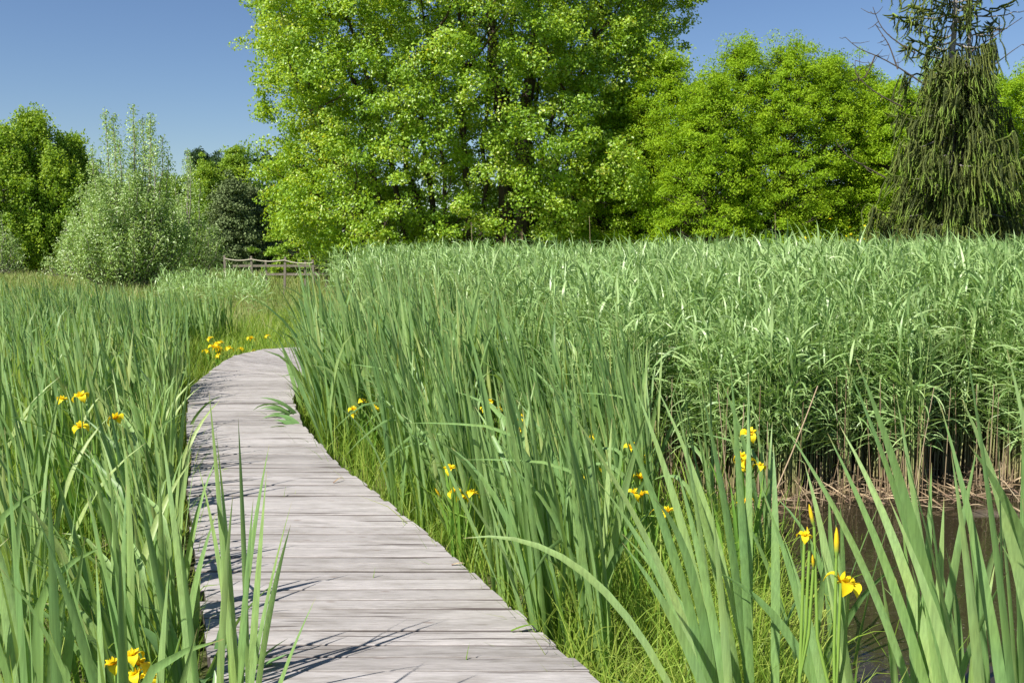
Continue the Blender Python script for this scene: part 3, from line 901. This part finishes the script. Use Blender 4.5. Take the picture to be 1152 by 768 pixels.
p = scatter(60000, -40, -2, 19, 62, lambda x, y: (x > -.56 * y - 2) & (x < -.05 * y - 1.5))
ribbons(g, p, rng.uniform(0, 2 * PI, len(p)), np.abs(rng.normal(0, .2, len(p))), rng.uniform(.25, .62, len(p)), np.interp(p[:, 1], [19, 60], [.012, .04]) * rng.uniform(.6, 1.2, len(p)), rng.uniform(.1, .9, len(p)), seg=3, prof='grass')
p = scatter(16000, -2, 26, 27, 48, lambda x, y: (x < .56 * y + 2))
ribbons(g, p, rng.uniform(0, 2 * PI, len(p)), np.abs(rng.normal(0, .2, len(p))), rng.uniform(.3, .9, len(p)), .03, rng.uniform(.1, .9, len(p)), seg=3, prof='grass')
tag(g.build('meadow_grass', M['meadow']), 'tall yellowish meadow grass stretching to the distant trees', 'grass', kind='stuff')


# ------------------------------------------------------------------ irises
def flower_mesh():
    g = Geo()
    for k in range(3):
        a = k * 2 * PI / 3 + .3
        ca, sa = math.cos(a), math.sin(a)
        P = lambda r, z: np.array([ca * r, sa * r, z])
        bez_leaf(g, P(.004, 0), P(.050, .034), P(.052, -.030), .052, face=(sa * .01, .01, 1), seg=7, fold=-.25, prof='x', rnd=random.random())
        a2 = a + PI / 3
        Q = lambda r, z: np.array([math.cos(a2) * r, math.sin(a2) * r, z])
        bez_leaf(g, Q(.003, 0), Q(.012, .02), Q(.014, .040), .018, face=(math.cos(a2), math.sin(a2), 0), seg=4, fold=.3, prof='x', rnd=random.random())
        bez_leaf(g, P(.003, .004), P(.02, .03), P(.036, .030), .024, face=(sa * .01, .01, 1), seg=5, fold=.3, prof='x', rnd=random.random())
    return g.mesh('iris_flower', M['petal'])


FL = [flower_mesh() for _ in range(4)]
bg2 = Geo()
tube(bg2, [(0, 0, 0), (0, 0, .02), (.001, 0, .045), (.003, 0, .07), (.004, 0, .09)], [.004, .0075, .008, .006, .001], sides=6)
BUD = bg2.mesh('iris_bud', M['bud'])


def iris(loc, h, flowers, buds, label, nl=6, group=None, spread=.05):
    """loc: base; flowers/buds: number or explicit offsets from the base"""
    t = thing('iris_plant', tuple(loc), label, 'iris', group)
    g = Geo()
    n = nl
    ribbons(g, rng.normal(0, .03, (n, 3)) * [1, 1, 0], rng.uniform(0, 2 * PI, n), np.abs(rng.normal(.1, .06, n)), h * rng.uniform(.65, .98, n), .02, rng.uniform(.05, .5, n), twist=rng.normal(0, .8, n), seg=9, fold=.25)
    g.build('leaves', M['iris_leaf'], t)
    gs = Geo()
    spots = []
    if isinstance(flowers, int):
        for k in range(flowers + buds):
            spots.append((np.array([random.gauss(0, spread), random.gauss(0, spread), h - random.uniform(0, .16) - (.1 if k else 0)]), k < flowers))
    else:
        spots = [(np.array(f) - loc, True) for f in flowers] + [(np.array(b) - loc, False) for b in buds]
    main = spots[0][0]
    fork = main * np.array([.7, .7, .72])
    tube(gs, [(0, 0, 0), fork * .5 + [.01, 0, 0], fork], [.007, .006, .005], sides=5, rnd=.5)
    for q, _ in spots:
        end = q - np.array([0, 0, .0])
        mid = (fork + end) / 2 + (end - fork) * [.25, .25, -.1]
        tube(gs, [fork, mid, end], [.005, .0045, .004], sides=5, rnd=.7)
    gs.build('stem', M['iris_stem'], t)
    for q, isf in spots:
        o = link('flower' if isf else 'bud', random.choice(FL) if isf else BUD, t)
        o.location = q
        k = random.uniform(.62, .85) * (.75 if nl == 5 else 1.05 if nl == 3 else .6 if loc[1] < 4 else 1.1 if loc[1] < 12 else 1.6)
        o.scale = (k, k, k)
        o.rotation_euler = (random.gauss(0, .25), random.gauss(0, .25), random.uniform(0, 6))
    return t


def iris_at(px, py, d, h0, nf, nb, label, **kw):
    tp = at(px, py, d)
    base = np.array([tp[0], d, float(gz(tp[0], d))])
    return iris(base, tp[2] - base[2], nf, nb, label, **kw)


# the near ones, their flowers where they stand
d = 2.45
b0 = at(948, 660, d)
iris(np.array([b0[0] - .02, d, -.15]), 1.2, [at(946, 655, d), at(955, 660, d + .03)], [at(916, 592, d), at(941, 627, d)], 'yellow iris with an open flower and pointed buds in front of the pond', nl=3)
iris(np.array([b0[0] - .09, d + .05, -.15]), 1.2, [at(905, 603, d)], [at(911, 612, d), at(915, 640, d)], 'slim iris with a withered bloom and pointed bud left of the open pond-side flower', nl=2)
d = 2.35
iris(np.array([-.90, d, 0]), 1.0, [at(149, 738, d), at(156, 748, d + .02), at(153, 760, d), at(169, 762, d), at(128, 748, d + .1)], [], 'cluster of yellow iris blooms at the bottom left among broad cattail leaves', nl=5)
for px, py, d, nf, nb, lb in IR:
    iris_at(px, py, d, 0, nf, nb, lb)


# ------------------------------------------------------------------ dock and debris
def dock(loc, n, L, label, w=.08, az0=None, th=.5):
    t = thing('dock_plant', tuple(loc), label, 'dock plant')
    g = Geo()
    a = rng.uniform(0, 2 * PI, n) if az0 is None else az0 + rng.normal(0, .5, n)
    ribbons(g, rng.normal(0, .02, (n, 3)) * [1, 1, 0], a, rng.uniform(.15, th, n), L * rng.uniform(.7, 1.1, n), w * rng.uniform(.8, 1.2, n), rng.uniform(.3, 1.3, n) + (.9 if az0 is not None else 0), power=1.5, face=rng.normal(0, .3, n), seg=12, prof='broad', fold=.25)
    g.build('leaves', M['dock'], t)


for (x, y, n, L, lb, w, a0, th) in ((-1.95, 9.2, 8, .68, 'broad leaved plant spilling over the right edge of the far planks', .085, PI, .35), (-1.80, 8.6, 7, .62, 'second broad leaved plant drooping onto the planks, nearer', .075, PI * .95, .35),
                                    (1.75, 3.35, 6, .62, 'broad dock leaves standing in the pond margin', .10, None, .5), (1.35, 3.2, 5, .55, 'dock with upright wavy leaves behind the pond side iris', .09, None, .4),
                                    (-.95, 2.95, 6, .55, 'dock with pale wavy leaves low among the left cattails', .085, None, .45), (-1.15, 3.6, 6, .6, 'tall pale dock leaves half hidden left of the planks', .08, None, .4),
                                    (.62, 3.45, 5, .45, 'dock leaves low beside the nearest plank ends', .08, None, .9), (1.95, 2.9, 4, .6, 'dock with a pale midrib at the right edge of the pond margin', .10, None, .4)):
    dock((x, y, float(gz(x, y))), n, L, lb, w, a0, th)

for px, py, L, az_, lb in ((575, 724, .13, .2, 'curled green leaf scrap near the nearest plank ends'), (300, 468, .18, 2.8, 'green leaf scrap on the far planks'), (250, 533, .05, .4, 'small leaf fragment on the middle planks'),
                           (375, 548, .12, 1.1, 'thin straw lying across the planks at the right'), (455, 562, .1, .3, 'bit of green blade near the middle right planks'), (508, 645, .07, 0, 'tangle of dry straw at the deck edge'),
                           (280, 655, .1, 2.0, 'dry blade scrap in the shade at the left planks')):
    t_ = 1.6 / ((py - HOR) / F)
    p = at(px, py, t_)
    g = Geo()
    ribbons(g, [[0, 0, 0]], az_, 1.25, L, .012, .6, seg=8, prof='grass', face=.2, fold=.3)
    o = g.build('leaf_scrap', M['grass'] if 'straw' not in lb and 'dry' not in lb else M['dead_reed'])
    o.location = (p[0], p[1], DZ + .006)
    tag(o, lb, 'leaf')
for px, py, L, lb in ((318, 562, .07, 'short green shoot poking up through a gap in the middle planks'), (418, 658, .05, 'short green shoot poking up from the wide dark gap'), (330, 560, .03, 'tiny shoot in the plank gap'), (522, 758, .07, 'blade tip rising at the nearest planks')):
    t_ = 1.6 / ((py - HOR) / F)
    p = at(px, py, t_)
    g = Geo()
    ribbons(g, [[0, 0, 0]], .5, .1, L + .08, .009, .2, seg=5, prof='grass', face=.1)
    o = g.build('grass_shoot', M['grass']); o.location = (p[0], p[1], DZ - .08)
    tag(o, lb, 'shoot')


# ------------------------------------------------------------------ trees
def curve(p0, p1, p2, n=8, wob=.0):
    t = np.linspace(0, 1, n)[:, None]
    P = (1 - t) ** 2 * np.asarray(p0, float) + 2 * t * (1 - t) * np.asarray(p1, float) + t ** 2 * np.asarray(p2, float)
    if wob:
        P[1:-1] += rng.normal(0, wob, (n - 2, 3))
    return P


def crown_tree(name, base, h, cr, zlow, label, leaf, bark, ncl, per, cl_r, lsz, prof, group=None, stems=None, lumps=5, seed=0, flat=.45, upb=.7, shell=.5, cat='tree', offset=(0, 0), trunk_r=.2, twigs=True, jit=.55, dens_fn=None, ry=1.0, aspect=.75):
    """base (x,y); cr crown radius; prof(t) -> relative radius at relative height; clusters of leaves on twigs"""
    r_ = np.random.default_rng(seed)
    bx, by = base
    t0 = thing(name, (bx, by, 0), label, cat, group)
    # stems
    gb = Geo()
    stem_pts = []
    if stems is None:
        stems = [((0, 0), (offset[0] * .6, offset[1], h * .93), trunk_r)]
    for (sx, sy), (tx, ty, tz), rr in stems:
        mid = (sx * .7 + tx * .3, sy * .7 + ty * .3, tz * .55)
        P = curve((sx, sy, -.1), mid, (tx, ty, tz), 12, .04 * h / 10)
        tube(gb, P, rr * np.linspace(1.15, .12, 12) ** .9, sides=7, rnd=.5)
        stem_pts.append(P)
    SP = np.concatenate(stem_pts)
    # clusters
    ang = r_.uniform(0, 2 * PI, ncl); ht = r_.random(ncl)
    u = r_.random(ncl)
    rel = np.where(r_.random(ncl) < shell, r_.uniform(.78, 1.0, ncl), np.sqrt(u) * .85)
    ph = r_.uniform(0, 2 * PI, 6)
    lump = 1 + .10 * np.sin(ang * 2 + ph[0] + ht * 6) + .09 * np.sin(ang * lumps + ph[1] + ht * 9) + .035 * np.sin(ht * 23 + ph[2] + ang * 3)
    rad = cr * prof(ht) * lump * rel
    C = np.stack([offset[0] * ht + np.cos(ang) * rad, offset[1] * ht + np.sin(ang) * rad * ry, zlow + ht * (h - zlow)], 1)
    C += r_.normal(0, cl_r * (.3 if cl_r > .5 else .75), C.shape)
    C[:, 2] = np.maximum(C[:, 2], zlow * .8)
    if dens_fn is not None:
        k = dens_fn(C, r_)
        C = C[k]
        rel = rel[k]
    n = len(C)
    # limbs to a share of clusters
    if twigs:
        for i in range(0, n, max(1, n // 260)):
            c = C[i]
            lower = SP[(SP[:, 2] < c[2] - .1 * cr) | (SP[:, 2] < zlow * .8 + .3)]
            if len(lower) == 0: lower = SP[:3]
            dd = np.linalg.norm((lower - c) * [1, 1, 1.4], axis=1)
            s0 = lower[np.argmin(dd)]
            mid = (s0 + c) / 2 + [0, 0, -.08 * np.linalg.norm(c - s0)]
            lw = np.linalg.norm(c - s0)
            tube(gb, curve(s0, mid, c, 6, .03 * lw / 2), np.linspace(.012 + .012 * lw, .006, 6), sides=4, rnd=.5)
    ct = r_.random(n)
    K = n * per
    ci = np.repeat(np.arange(n), per)
    v = r_.normal(0, 1, (K, 3)); v = v / np.linalg.norm(v, axis=1, keepdims=True) * (r_.random((K, 1)) ** .45)
    sc = cl_r * r_.uniform(.6, 1.35, n)[ci][:, None]
    outw = norm(np.stack([C[:, 0] - offset[0] * .5, C[:, 1], 0 * C[:, 0]], 1))[ci]
    pos = C[ci] + v * sc * np.array([1, 1, flat]) + outw * 0 - np.array([0, 0, 1]) * (np.linalg.norm(v[:, :2], axis=1, keepdims=True) ** 2) * sc * .25
    nr = v * .35 + outw * .35 + np.array([0, 0, upb])
    gl = Geo()
    rn = np.clip(.45 * ct[ci] + .55 * r_.random(K), 0, 1)
    leaves(gl, pos, nr, lsz, lsz * aspect, rn, jitter=jit)
    gb.build('trunk', bark, t0)
    gl.build('crown', leaf, t0, smooth=False)
    return t0


dome = lambda lo, hi: (lambda t: np.interp(t, [0, .08, .25, .6, .85, 1], [lo * .8, lo, 1, .95, .65, .15]))
P_ = np.interp
# the big maple
mst = []
for k in range(13):
    px = P_(k, [0, 12], [425, 610])
    X0 = (px - 576) / F * 36 + 1.9
    mst.append(((X0, random.uniform(-1, 1)), (X0 * 1.0 + (k - 6.5) * .75, random.uniform(-3, 3), random.uniform(10, 15)), random.uniform(.09, .15)))
mst.append(((1.7, -.8), (3.4, -.6, 16), .30))
mst.append(((1.5, -.5), (.2, .4, 17), .26))
mst.append(((-4.0, -.6), (-6.2, -1.5, 5.2), .08))
mst.append(((-3.2, -1.0), (-5.6, -2.5, 6.8), .08))


def maple_d(C, r_):
    # a thin hollow in the lower front where the stems show
    hol = ((C[:, 0] > -3.2) & (C[:, 0] < 2.6) & (C[:, 2] < 4.6 - .25 * np.abs(C[:, 0])) & (C[:, 1] < 4))
    lim = -9.35 + .35 * np.sin(C[:, 2] * 1.7 + C[:, 1]) + .2 * np.sin(C[:, 2] * 4.1)
    return ~(hol & (r_.random(len(C)) < .55)) & (C[:, 0] > lim)


mst = [((a[0] * 1.1, a[1] * 1.1), (b[0] * 1.1, b[1] * 1.1, b[2] * 1.1), c * 1.1) for a, b, c in mst]
crown_tree('maple_tree', (-1.78, 40), 19.3, 8.8, 1.6, 'huge bright green maple with many stems filling the middle of the view', M['maple'], M['bark'], 4900, 120, .53, .118,
           lambda t: np.interp(t, [0, .05, .12, .3, .6, .8, 1], [.72, .9, .98, .97, 1.02, .75, .2]), stems=mst, seed=3, flat=.65, shell=.62, lumps=7, ry=.8, dens_fn=maple_d, upb=.5, jit=.6)

# bright conifers behind the reeds
cone = lambda t: np.interp(t, [0, .1, .5, .8, .93, 1], [.95, 1, .86, .56, .30, .05])
for i, (px, ytop, d, cr) in enumerate(((750, 82, 47, 2.6), (795, 100, 44, 2.1), (836, 62, 46, 2.5), (886, 60, 45, 2.5), (930, 78, 46, 2.3), (968, 90, 48, 2.3), (1010, 105, 46, 2.2), (1060, 92, 49, 2.6), (1118, 100, 47, 2.4), (1165, 90, 45, 2.8), (700, 120, 49, 2.6))):
    d = d * .77; cr = cr * .82
    tp = at(px, ytop, d)
    lb = ['bright green conifer rising right behind the maple crown', 'narrow bright conifer filling the dip next to the maple', 'tall rounded bright conifer, first full one right of the maple', 'tallest bright green conifer in the middle of the row',
          'bright green conifer right of the tallest one in the row', 'bright conifer with its flank reaching the weeping spruce', 'bright conifer half behind the weeping spruce at its left side', 'bright conifer directly behind the weeping spruce trunk',
          'bright conifer seen through the right side of the weeping spruce', 'bright conifer at the right edge of the view', 'bright conifer mostly hidden behind the maple'][i]
    crown_tree('conifer_tree', (tp[0], d), tp[2] + .25, cr * random.uniform(.98, 1.12), .3, lb, M['cypress'], M['bark'], 700, 110, .36, .10, cone, group='bright green conifers behind the reed bed', seed=20 + i, flat=.6, shell=.7, lumps=6, upb=.6, jit=.7, aspect=.4, trunk_r=.16)
# low bushes under them
for i, (px, ytop, d, cr, lb) in enumerate(((715, 225, 40, 1.9, 'low yellow green bush at the right foot of the maple'), (655, 240, 41, 1.6, 'low bush under the right side of the maple crown'), (945, 240, 36, 1.3, 'low scrubby bush left of the weeping spruce foot'), (340, 262, 50, 2.2, 'low bush behind the fence under the left maple boughs'), (600, 235, 44, 2.5, 'shaded bush behind the maple stems'), (480, 240, 45, 3, 'shaded bush behind the left maple stems'))):
    tp = at(px, ytop, d)
    crown_tree('bush', (tp[0], d), tp[2], cr, .1, lb, M['cypress'] if i < 3 else M['birch'], M['bark'], 110, 70, .4, .14, dome(.8, 1), seed=50 + i, trunk_r=.05, cat='bush')
# yellow blossom bush at the foot of the spruce
gq = Geo()
tp = at(957, 262, 33)
tq = thing('flowering_shrub', (tp[0], 33, 0), 'scrubby shrub with small yellow blossoms left of the weeping spruce', 'shrub')
K = 2600
v = rng.normal(0, 1, (K, 3)) * [.75, .5, .5] + [0, 0, 1.4]
v[:, 2] = v[:, 2].clip(.1, 2.8)
leaves(gq, v, np.array([[0, 0, .6]]) + 0 * v, .09, .04, rng.random(K), jitter=.8)
gq.build('leaves', M['birch'], tq, smooth=False)
gq = Geo()
v = rng.normal(0, 1, (90, 3)) * [.7, .4, .4] + [0, -.3, 1.8]
leaves(gq, v, np.array([[0, -.6, .6]]) + 0 * v, .10, .10, rng.random(90), jitter=.4, tt=.9)
gq.build('blossoms', M['petal'], tq, smooth=False)
gq = Geo()
for k in range(12):
    tube(gq, curve((0, 0, 0), (random.gauss(0, .3), random.gauss(0, .2), .9), (random.gauss(0, .7), random.gauss(0, .4), 2.2), 5), np.linspace(.02, .006, 5), 4)
gq.build('stems', M['bark'], tq)


# willow with upright shoots
def willow(name, pxb, d, shoots, nfill, hfill, wfill, label, group=None, lsz=.10, mat='willow', per=150, seed=1):
    bx = (pxb - 576) / F * d
    t0 = thing(name, (bx, d, 0), label, 'willow', group)
    gb, gl = Geo(), Geo()
    S = []
    for px, py, dy in shoots:
        tp = at(px, py, d)
        S.append((np.array([tp[0] - bx, dy, tp[2]]), 1.0))
    for k in range(nfill):
        a = random.uniform(0, 2 * PI); r = math.sqrt(random.random())
        hh = hfill * (1 - .55 * r ** 2.2) * random.uniform(.7, 1.04)
        S.append((np.array([math.cos(a) * r * wfill, math.sin(a) * r * wfill, hh]), .6))
    for e, kk in S:
        b = np.array([e[0] * .12 + random.gauss(0, .15), e[1] * .12 + random.gauss(0, .15), 0])
        mid = np.array([e[0] * .95, e[1] * .95, e[2] * .42])
        P = curve(b, mid, e, 12, .03)
        tube(gb, P, np.linspace(.045, .008, 12) * (1.3 if kk == 1 else .8), sides=4)
        n = int(per * e[2] / 5)
        t = rng.beta(1.6, 1.0, n) * .85 + .15
        idx = t * 11; i = np.minimum(idx.astype(int), 10); fr = (idx - i)[:, None]
        c = P[i] * (1 - fr) + P[i + 1] * fr
        sp = np.interp(t, [.15, .5, .9, 1], [.5, .45, .22, .08])[:, None]
        # little side twigs
        tw = rng.integers(0, max(3, n // 9), n)
        off = rng.normal(0, 1, (max(3, n // 9), 3))[tw]
        pos = c + off * sp * .75 + rng.normal(0, .05, (n, 3)) + [0, 0, .0]
        leaves(gl, pos, off * .3 + np.array([0, 0, .5]), lsz, lsz * .42, np.clip(rng.random(n) ** 1.1, 0, 1), jitter=.9)
    gb.build('trunk', M['bark_grey'], t0)
    gl.build('crown', M[mat], t0, smooth=False)


willow('willow_tree', 145, 40, [(118, 125, 0), (124, 128, .3), (131, 145, -.3), (150, 119, 0), (157, 130, .3), (146, 140, .5), (168, 128, .2), (171, 136, -.2), (183, 154, 0), (187, 172, .2), (178, 165, -.4), (104, 165, 0), (110, 180, .3), (140, 160, -.5), (160, 165, .4)],
       150, 5.2, 2.5, 'silvery green willow with upright shoots standing alone in the meadow', per=560, lsz=.12)
willow('willow_tree', 205, 47, [(211, 168, 0), (208, 175, .3), (216, 182, -.2), (225, 205, 0), (196, 200, .2)], 55, 4.3, 1.9, 'smaller silvery willow with one tall shoot right of the lone willow', per=380, lsz=.12)
willow('willow_tree', 78, 50, [(74, 244, 0), (70, 262, 0)], 16, 2.2, 1.2, 'pale low willow growth at the left foot of the lone willow', per=340, lsz=.12)
willow('willow_tree', -4, 56, [(2, 240, 0)], 30, 3.2, 1.6, 'pale willow scrub cut by the left edge', per=380, lsz=.13)

# trees on the left
LT = [(35, 130, 62, 2.6, 'tall leafy birch, highest tree at far left'), (5, 150, 60, 2.6, 'bright birch cut by the left edge'), (78, 158, 64, 2.3, 'rounded yellow green birch left of the willow'), (58, 175, 61, 2.2, 'shorter birch between the two tall left birches'),
      (100, 200, 67, 2.2, 'birch half hidden behind the left side of the willow'), (-25, 145, 63, 3, 'birch beyond the left edge reaching into view')]
for i, (px, yt, d, cr, lb) in enumerate(LT):
    tp = at(px, yt, d)
    crown_tree('birch_tree', (tp[0], d), tp[2], cr, .8, lb, M['birch'], M['bark_pale'], 850, 45, .34, .16, lambda t: np.interp(t, [0, .15, .5, .8, 1], [.85, 1, .9, .55, .14]), group='birches at the far left', seed=70 + i, flat=1.6, shell=.55, upb=.35, jit=.8, trunk_r=.14)
for i, (px, yt, d, cr, lb, mt, nm) in enumerate(((225, 174, 72, 1.5, 'dark pointed conifer tip right of the small willow', 'dark_con', 'spruce_tree'), (243, 180, 70, 1.6, 'dark narrow conifer in the gap left of the maple', 'dark_con', 'spruce_tree'), (232, 190, 66, 1.8, 'yellow green larch in front of the dark conifers', 'birch', 'larch_tree'),
                                                 (264, 172, 68, 2.0, 'green conifer next to the left side of the maple', 'birch', 'larch_tree'), (190, 205, 66, 2.2, 'leafy tree behind the right side of the willow', 'birch', 'leafy_tree'), (260, 208, 60, 1.7, 'greyish pine at the left of the maple, behind the fence', 'pine', 'pine_tree'),
                                                 (286, 220, 62, 2.0, 'grey brown pine partly behind the left maple boughs', 'pine', 'pine_tree'), (312, 225, 70, 2.5, 'shaded tree behind the left maple boughs', 'dark_con', 'leafy_tree'), (178, 225, 70, 2.6, 'dark tree far behind the willow', 'dark_con', 'leafy_tree'))):
    tp = at(px, yt, d)
    crown_tree(nm, (tp[0], d), tp[2], cr, .5, lb, M[mt], M['bark'], 520, 80, .42, .13, lambda t: np.interp(t, [0, .1, .5, .8, 1], [.9, 1, .62, .30, .03]), seed=90 + i, flat=.7, shell=.65, upb=.35, jit=.7, trunk_r=.14)

# far wood closing the horizon
g = Geo()
K = 150000
x = rng.uniform(-75, 90, K); y = rng.uniform(84, 100, K)
hh = 7.6 + 1.5 * np.sin(x * .21) + 1.1 * np.sin(x * .53 + 1) + .8 * np.sin(x * 1.3)
z = rng.random(K) ** .8 * hh
leaves(g, np.stack([x, y, z], 1) + np.sin(np.stack([x * 1.7, y * 2, z * 2.3], 1)) * .5, np.tile([0, -.4, .6], (K, 1)), .42, .3, np.clip(.5 + .25 * np.sin(x * .9) + rng.normal(0, .2, K), 0, 1), jitter=.7)
tag(g.build('distant_wood', M['far_leaf'], smooth=False), 'far off wood reading as one dark green band behind the trees', 'woodland', kind='stuff')


# ------------------------------------------------------------------ weeping spruce
def spruce(px, d, H):
    bx = (px - 576) / F * d
    t0 = thing('weeping_spruce', (bx, d, 0), 'dark weeping spruce with hanging branchlets and bare curved upper boughs', 'spruce')
    gb, gn = Geo(), Geo()
    tr = [curve((0, 0, 0), (-.15, 0, H * .5), (-.25, 0, H), 14, .02), curve((.1, .05, .4), (.35, .1, H * .45), (.3, .05, H * .93), 14, .02)]
    tube(gb, tr[0], np.linspace(.17, .03, 14), 8); tube(gb, tr[1], np.linspace(.13, .03, 14), 8)

    def rope(p, L, r=.020, out=(0, 0, 0)):
        n = 7
        t = np.linspace(0, 1, n)[:, None]
        dr = np.array([out[0] * .25 + random.gauss(0, .06), out[1] * .25 + random.gauss(0, .06), -1.0])
        P = np.asarray(p) + dr * t * L + np.array([random.gauss(0, .05), random.gauss(0, .05), 0]) * np.sin(t * 5)
        if random.random() < .55:     # tips turn up
            P[-2:] += np.array([out[0], out[1], .5]) * .06
        tube(gn, P, r * np.array([.7, .9, 1, 1, .9, .75, .25]) * random.uniform(.75, 1.2), sides=5, rnd=random.random(), tt=np.linspace(random.uniform(0, .3), 1, n))
        m = int(34 * L / .6)
        f = rng.random(m) * (n - 1.01); i = f.astype(int)
        c = P[i] + (P[i + 1] - P[i]) * (f - i)[:, None]
        a = rng.uniform(0, 2 * PI, m)
        dirs = np.stack([np.cos(a), np.sin(a), rng.uniform(-.9, -.1, m)], 1)
        side = norm(np.cross(dirs, [0, 0, 1.0]))
        c0 = c + dirs * r * .6
        e = c0 + dirs * .05
        w = .008
        V = np.stack([c0 - side * w, c0 + side * w, e + side * w * .5, e - side * w * .5], 1)
        gn.add(V, np.arange(m * 4).reshape(m, 4), np.repeat(rng.random(m), 4), np.repeat((f / (n - 1)) ** 1.5, 4))

    z = .5
    k = 0
    while z < H - .3:
        f = z / H
        Lb = P_(f, [0, .2, .5, .66, .74, .85, 1], [3.7, 3.0, 1.9, 1.4, 2.3, 2.2, .35]) * (random.uniform(.4, 1.15) if f > .2 else random.uniform(.6, 1.2))
        a = k * 2.4 + random.gauss(0, .3)
        T = tr[0] if random.random() < .6 else tr[1]
        zz = min(z, T[-1, 2] - .05)
        s0 = np.array([np.interp(zz, T[:, 2], T[:, 0]), np.interp(zz, T[:, 2], T[:, 1]), zz])
        o = np.array([math.cos(a), math.sin(a) * .9, 0])
        upper = f > .68 or (f > .45 and random.random() < .25)
        rise = random.uniform(.1, .6) if upper else random.uniform(-.35, .1)
        mid = s0 + o * Lb * .65 + [0, 0, (-.05 if upper else -.25) * Lb]
        e = s0 + o * Lb + [0, 0, rise * (1.0 if upper else .6)]
        P = curve(s0, mid, e, 9, .04)
        tube(gb, P, np.linspace(.035, .010, 9) * (1 if not upper else .8), 5)
        bare = upper and random.random() < .25
        nr = int(Lb * (20 if not upper else 14)) if not bare else int(Lb * 2)
        for j in range(nr):
            t = random.uniform(.12, 1)
            i = min(int(t * 8), 7)
            p = P[i] + (P[i + 1] - P[i]) * (t * 8 - i)
            lat = np.array([-o[1], o[0], 0]) * random.gauss(0, .22) * (1.3 - t * .6)
            if upper:
                if random.random() < .5:
                    rope(p + lat * .4, random.uniform(.2, .7), r=.020, out=o)
                else:   # side twig that sweeps out and up
                    q = p + np.array([-o[1], o[0], 0]) * random.choice([-1, 1]) * random.uniform(.2, .5) + o * .2 + [0, 0, random.uniform(-.15, .2)]
                    tube(gn, curve(p, (p + q) / 2 + [0, 0, -.08], q, 5), [.016, .026, .028, .024, .008], 5, rnd=random.random(), tt=np.linspace(.1, .9, 5))
            else:
                rope(p + lat, random.uniform(.45, 1.45) * P_(f, [0, .1, .6], [.5, .9, .9]), out=o)
        # needles along the bough itself
        if not bare:
            tube(gn, P[2:] + [0, 0, -.005], np.linspace(.02, .035, 7), 5, rnd=random.random(), tt=np.linspace(0, .95, 7))
        z += random.uniform(.04, .075) if not upper else random.uniform(.05, .10)
        k += 1
    gb.build('trunk', M['bark_grey'], t0)
    gn.build('crown', M['spruce'], t0)
    # bare dead boughs on the left side
    for pts in ([(1040, 95), (1010, 75), (985, 62), (965, 55), (951, 42)], [(985, 62), (975, 85), (965, 92)], [(1015, 120), (985, 105), (962, 85), (962, 68)], [(1010, 78), (1000, 50), (985, 28)], [(1030, 60), (1005, 45), (990, 30), (982, 8)],
                [(996, 200), (975, 188), (955, 178), (945, 165)], [(1100, 245), (1130, 238), (1152, 235), (1170, 240)], [(1110, 262), (1140, 262), (1160, 262)], [(1080, 100), (1110, 80), (1135, 60), (1150, 50)], [(1090, 60), (1120, 40), (1150, 20)]):
        gd = Geo()
        q = [at(a, b, d - .6 + .1 * i) - np.array([bx, d, 0]) for i, (a, b) in enumerate(pts)]
        q = np.array(q)
        tt = np.linspace(0, 1, 9); si = np.linspace(0, 1, len(q))
        q2 = np.stack([np.interp(tt, si, q[:, c]) for c in range(3)], 1)
        q2[1:-1] = (q2[:-2] + q2[1:-1] * 2 + q2[2:]) / 4
        tube(gd, q2, np.linspace(.024, .009, 9), 5)
        for _ in range(7):
            i = random.randint(1, 8); p = q2[i]
            e = p + np.array([random.gauss(0, .2), random.gauss(0, .2), random.gauss(.05, .15)])
            tube(gd, [p, (p + e) / 2 + [0, 0, -.03], e], [.012, .01, .005], 4)
        gd.build('dead_bough', M['bark'], t0)


spruce(1068, 30, 12.0)

# ------------------------------------------------------------------ fences
fn = thing('post_and_rail_fence', (-8.5, 39, 0), 'low weathered wooden rail fence half hidden in grass beneath the maple', 'fence')
for px in (299, 343, 367, 395, 425, 455):
    p = at(px, 290, 39)
    g = Geo(); box(g, (p[0] + 8.5, 0, .65), (.08, .08, 1.36), tilt=random.gauss(0, .02)); g.build('post', M['fence'], fn, smooth=False)
for (x0, x1, py) in ((262, 470, 299), (293, 470, 308.5)):
    a, b = at(x0, py, 38.9), at(x1, py, 38.9)
    g = Geo(); box(g, ((a[0] + b[0]) / 2 + 8.5, -.1, a[2]), (b[0] - a[0], .04, .09)); g.build('rail', M['fence'], fn, smooth=False)
fr = thing('rope_fence', (-10, 36.5, 0), 'row of grey wooden posts strung with a sagging pale rope', 'fence')
pp = []
for px, top_ in ((253, 287), (283, 288), (320, 289), (352, 292)):
    p = at(px, top_, 36.5); pp.append(p)
    g = Geo(); box(g, (p[0] + 10, 0, p[2] / 2), (.08, .08, p[2]), tilt=random.gauss(0, .025)); g.build('post', M['fence'], fr, smooth=False)
for a, b in zip(pp[:-1], pp[1:]):
    g = Geo()
    t = np.linspace(0, 1, 10)[:, None]
    P = a * (1 - t) + b * t + np.array([10, -36.56, 0]) - np.array([0, 0, 1]) * (.12 + .06 * np.sin(t * PI))
    tube(g, P, .022, 6); g.build('rope', M['rope'], fr)
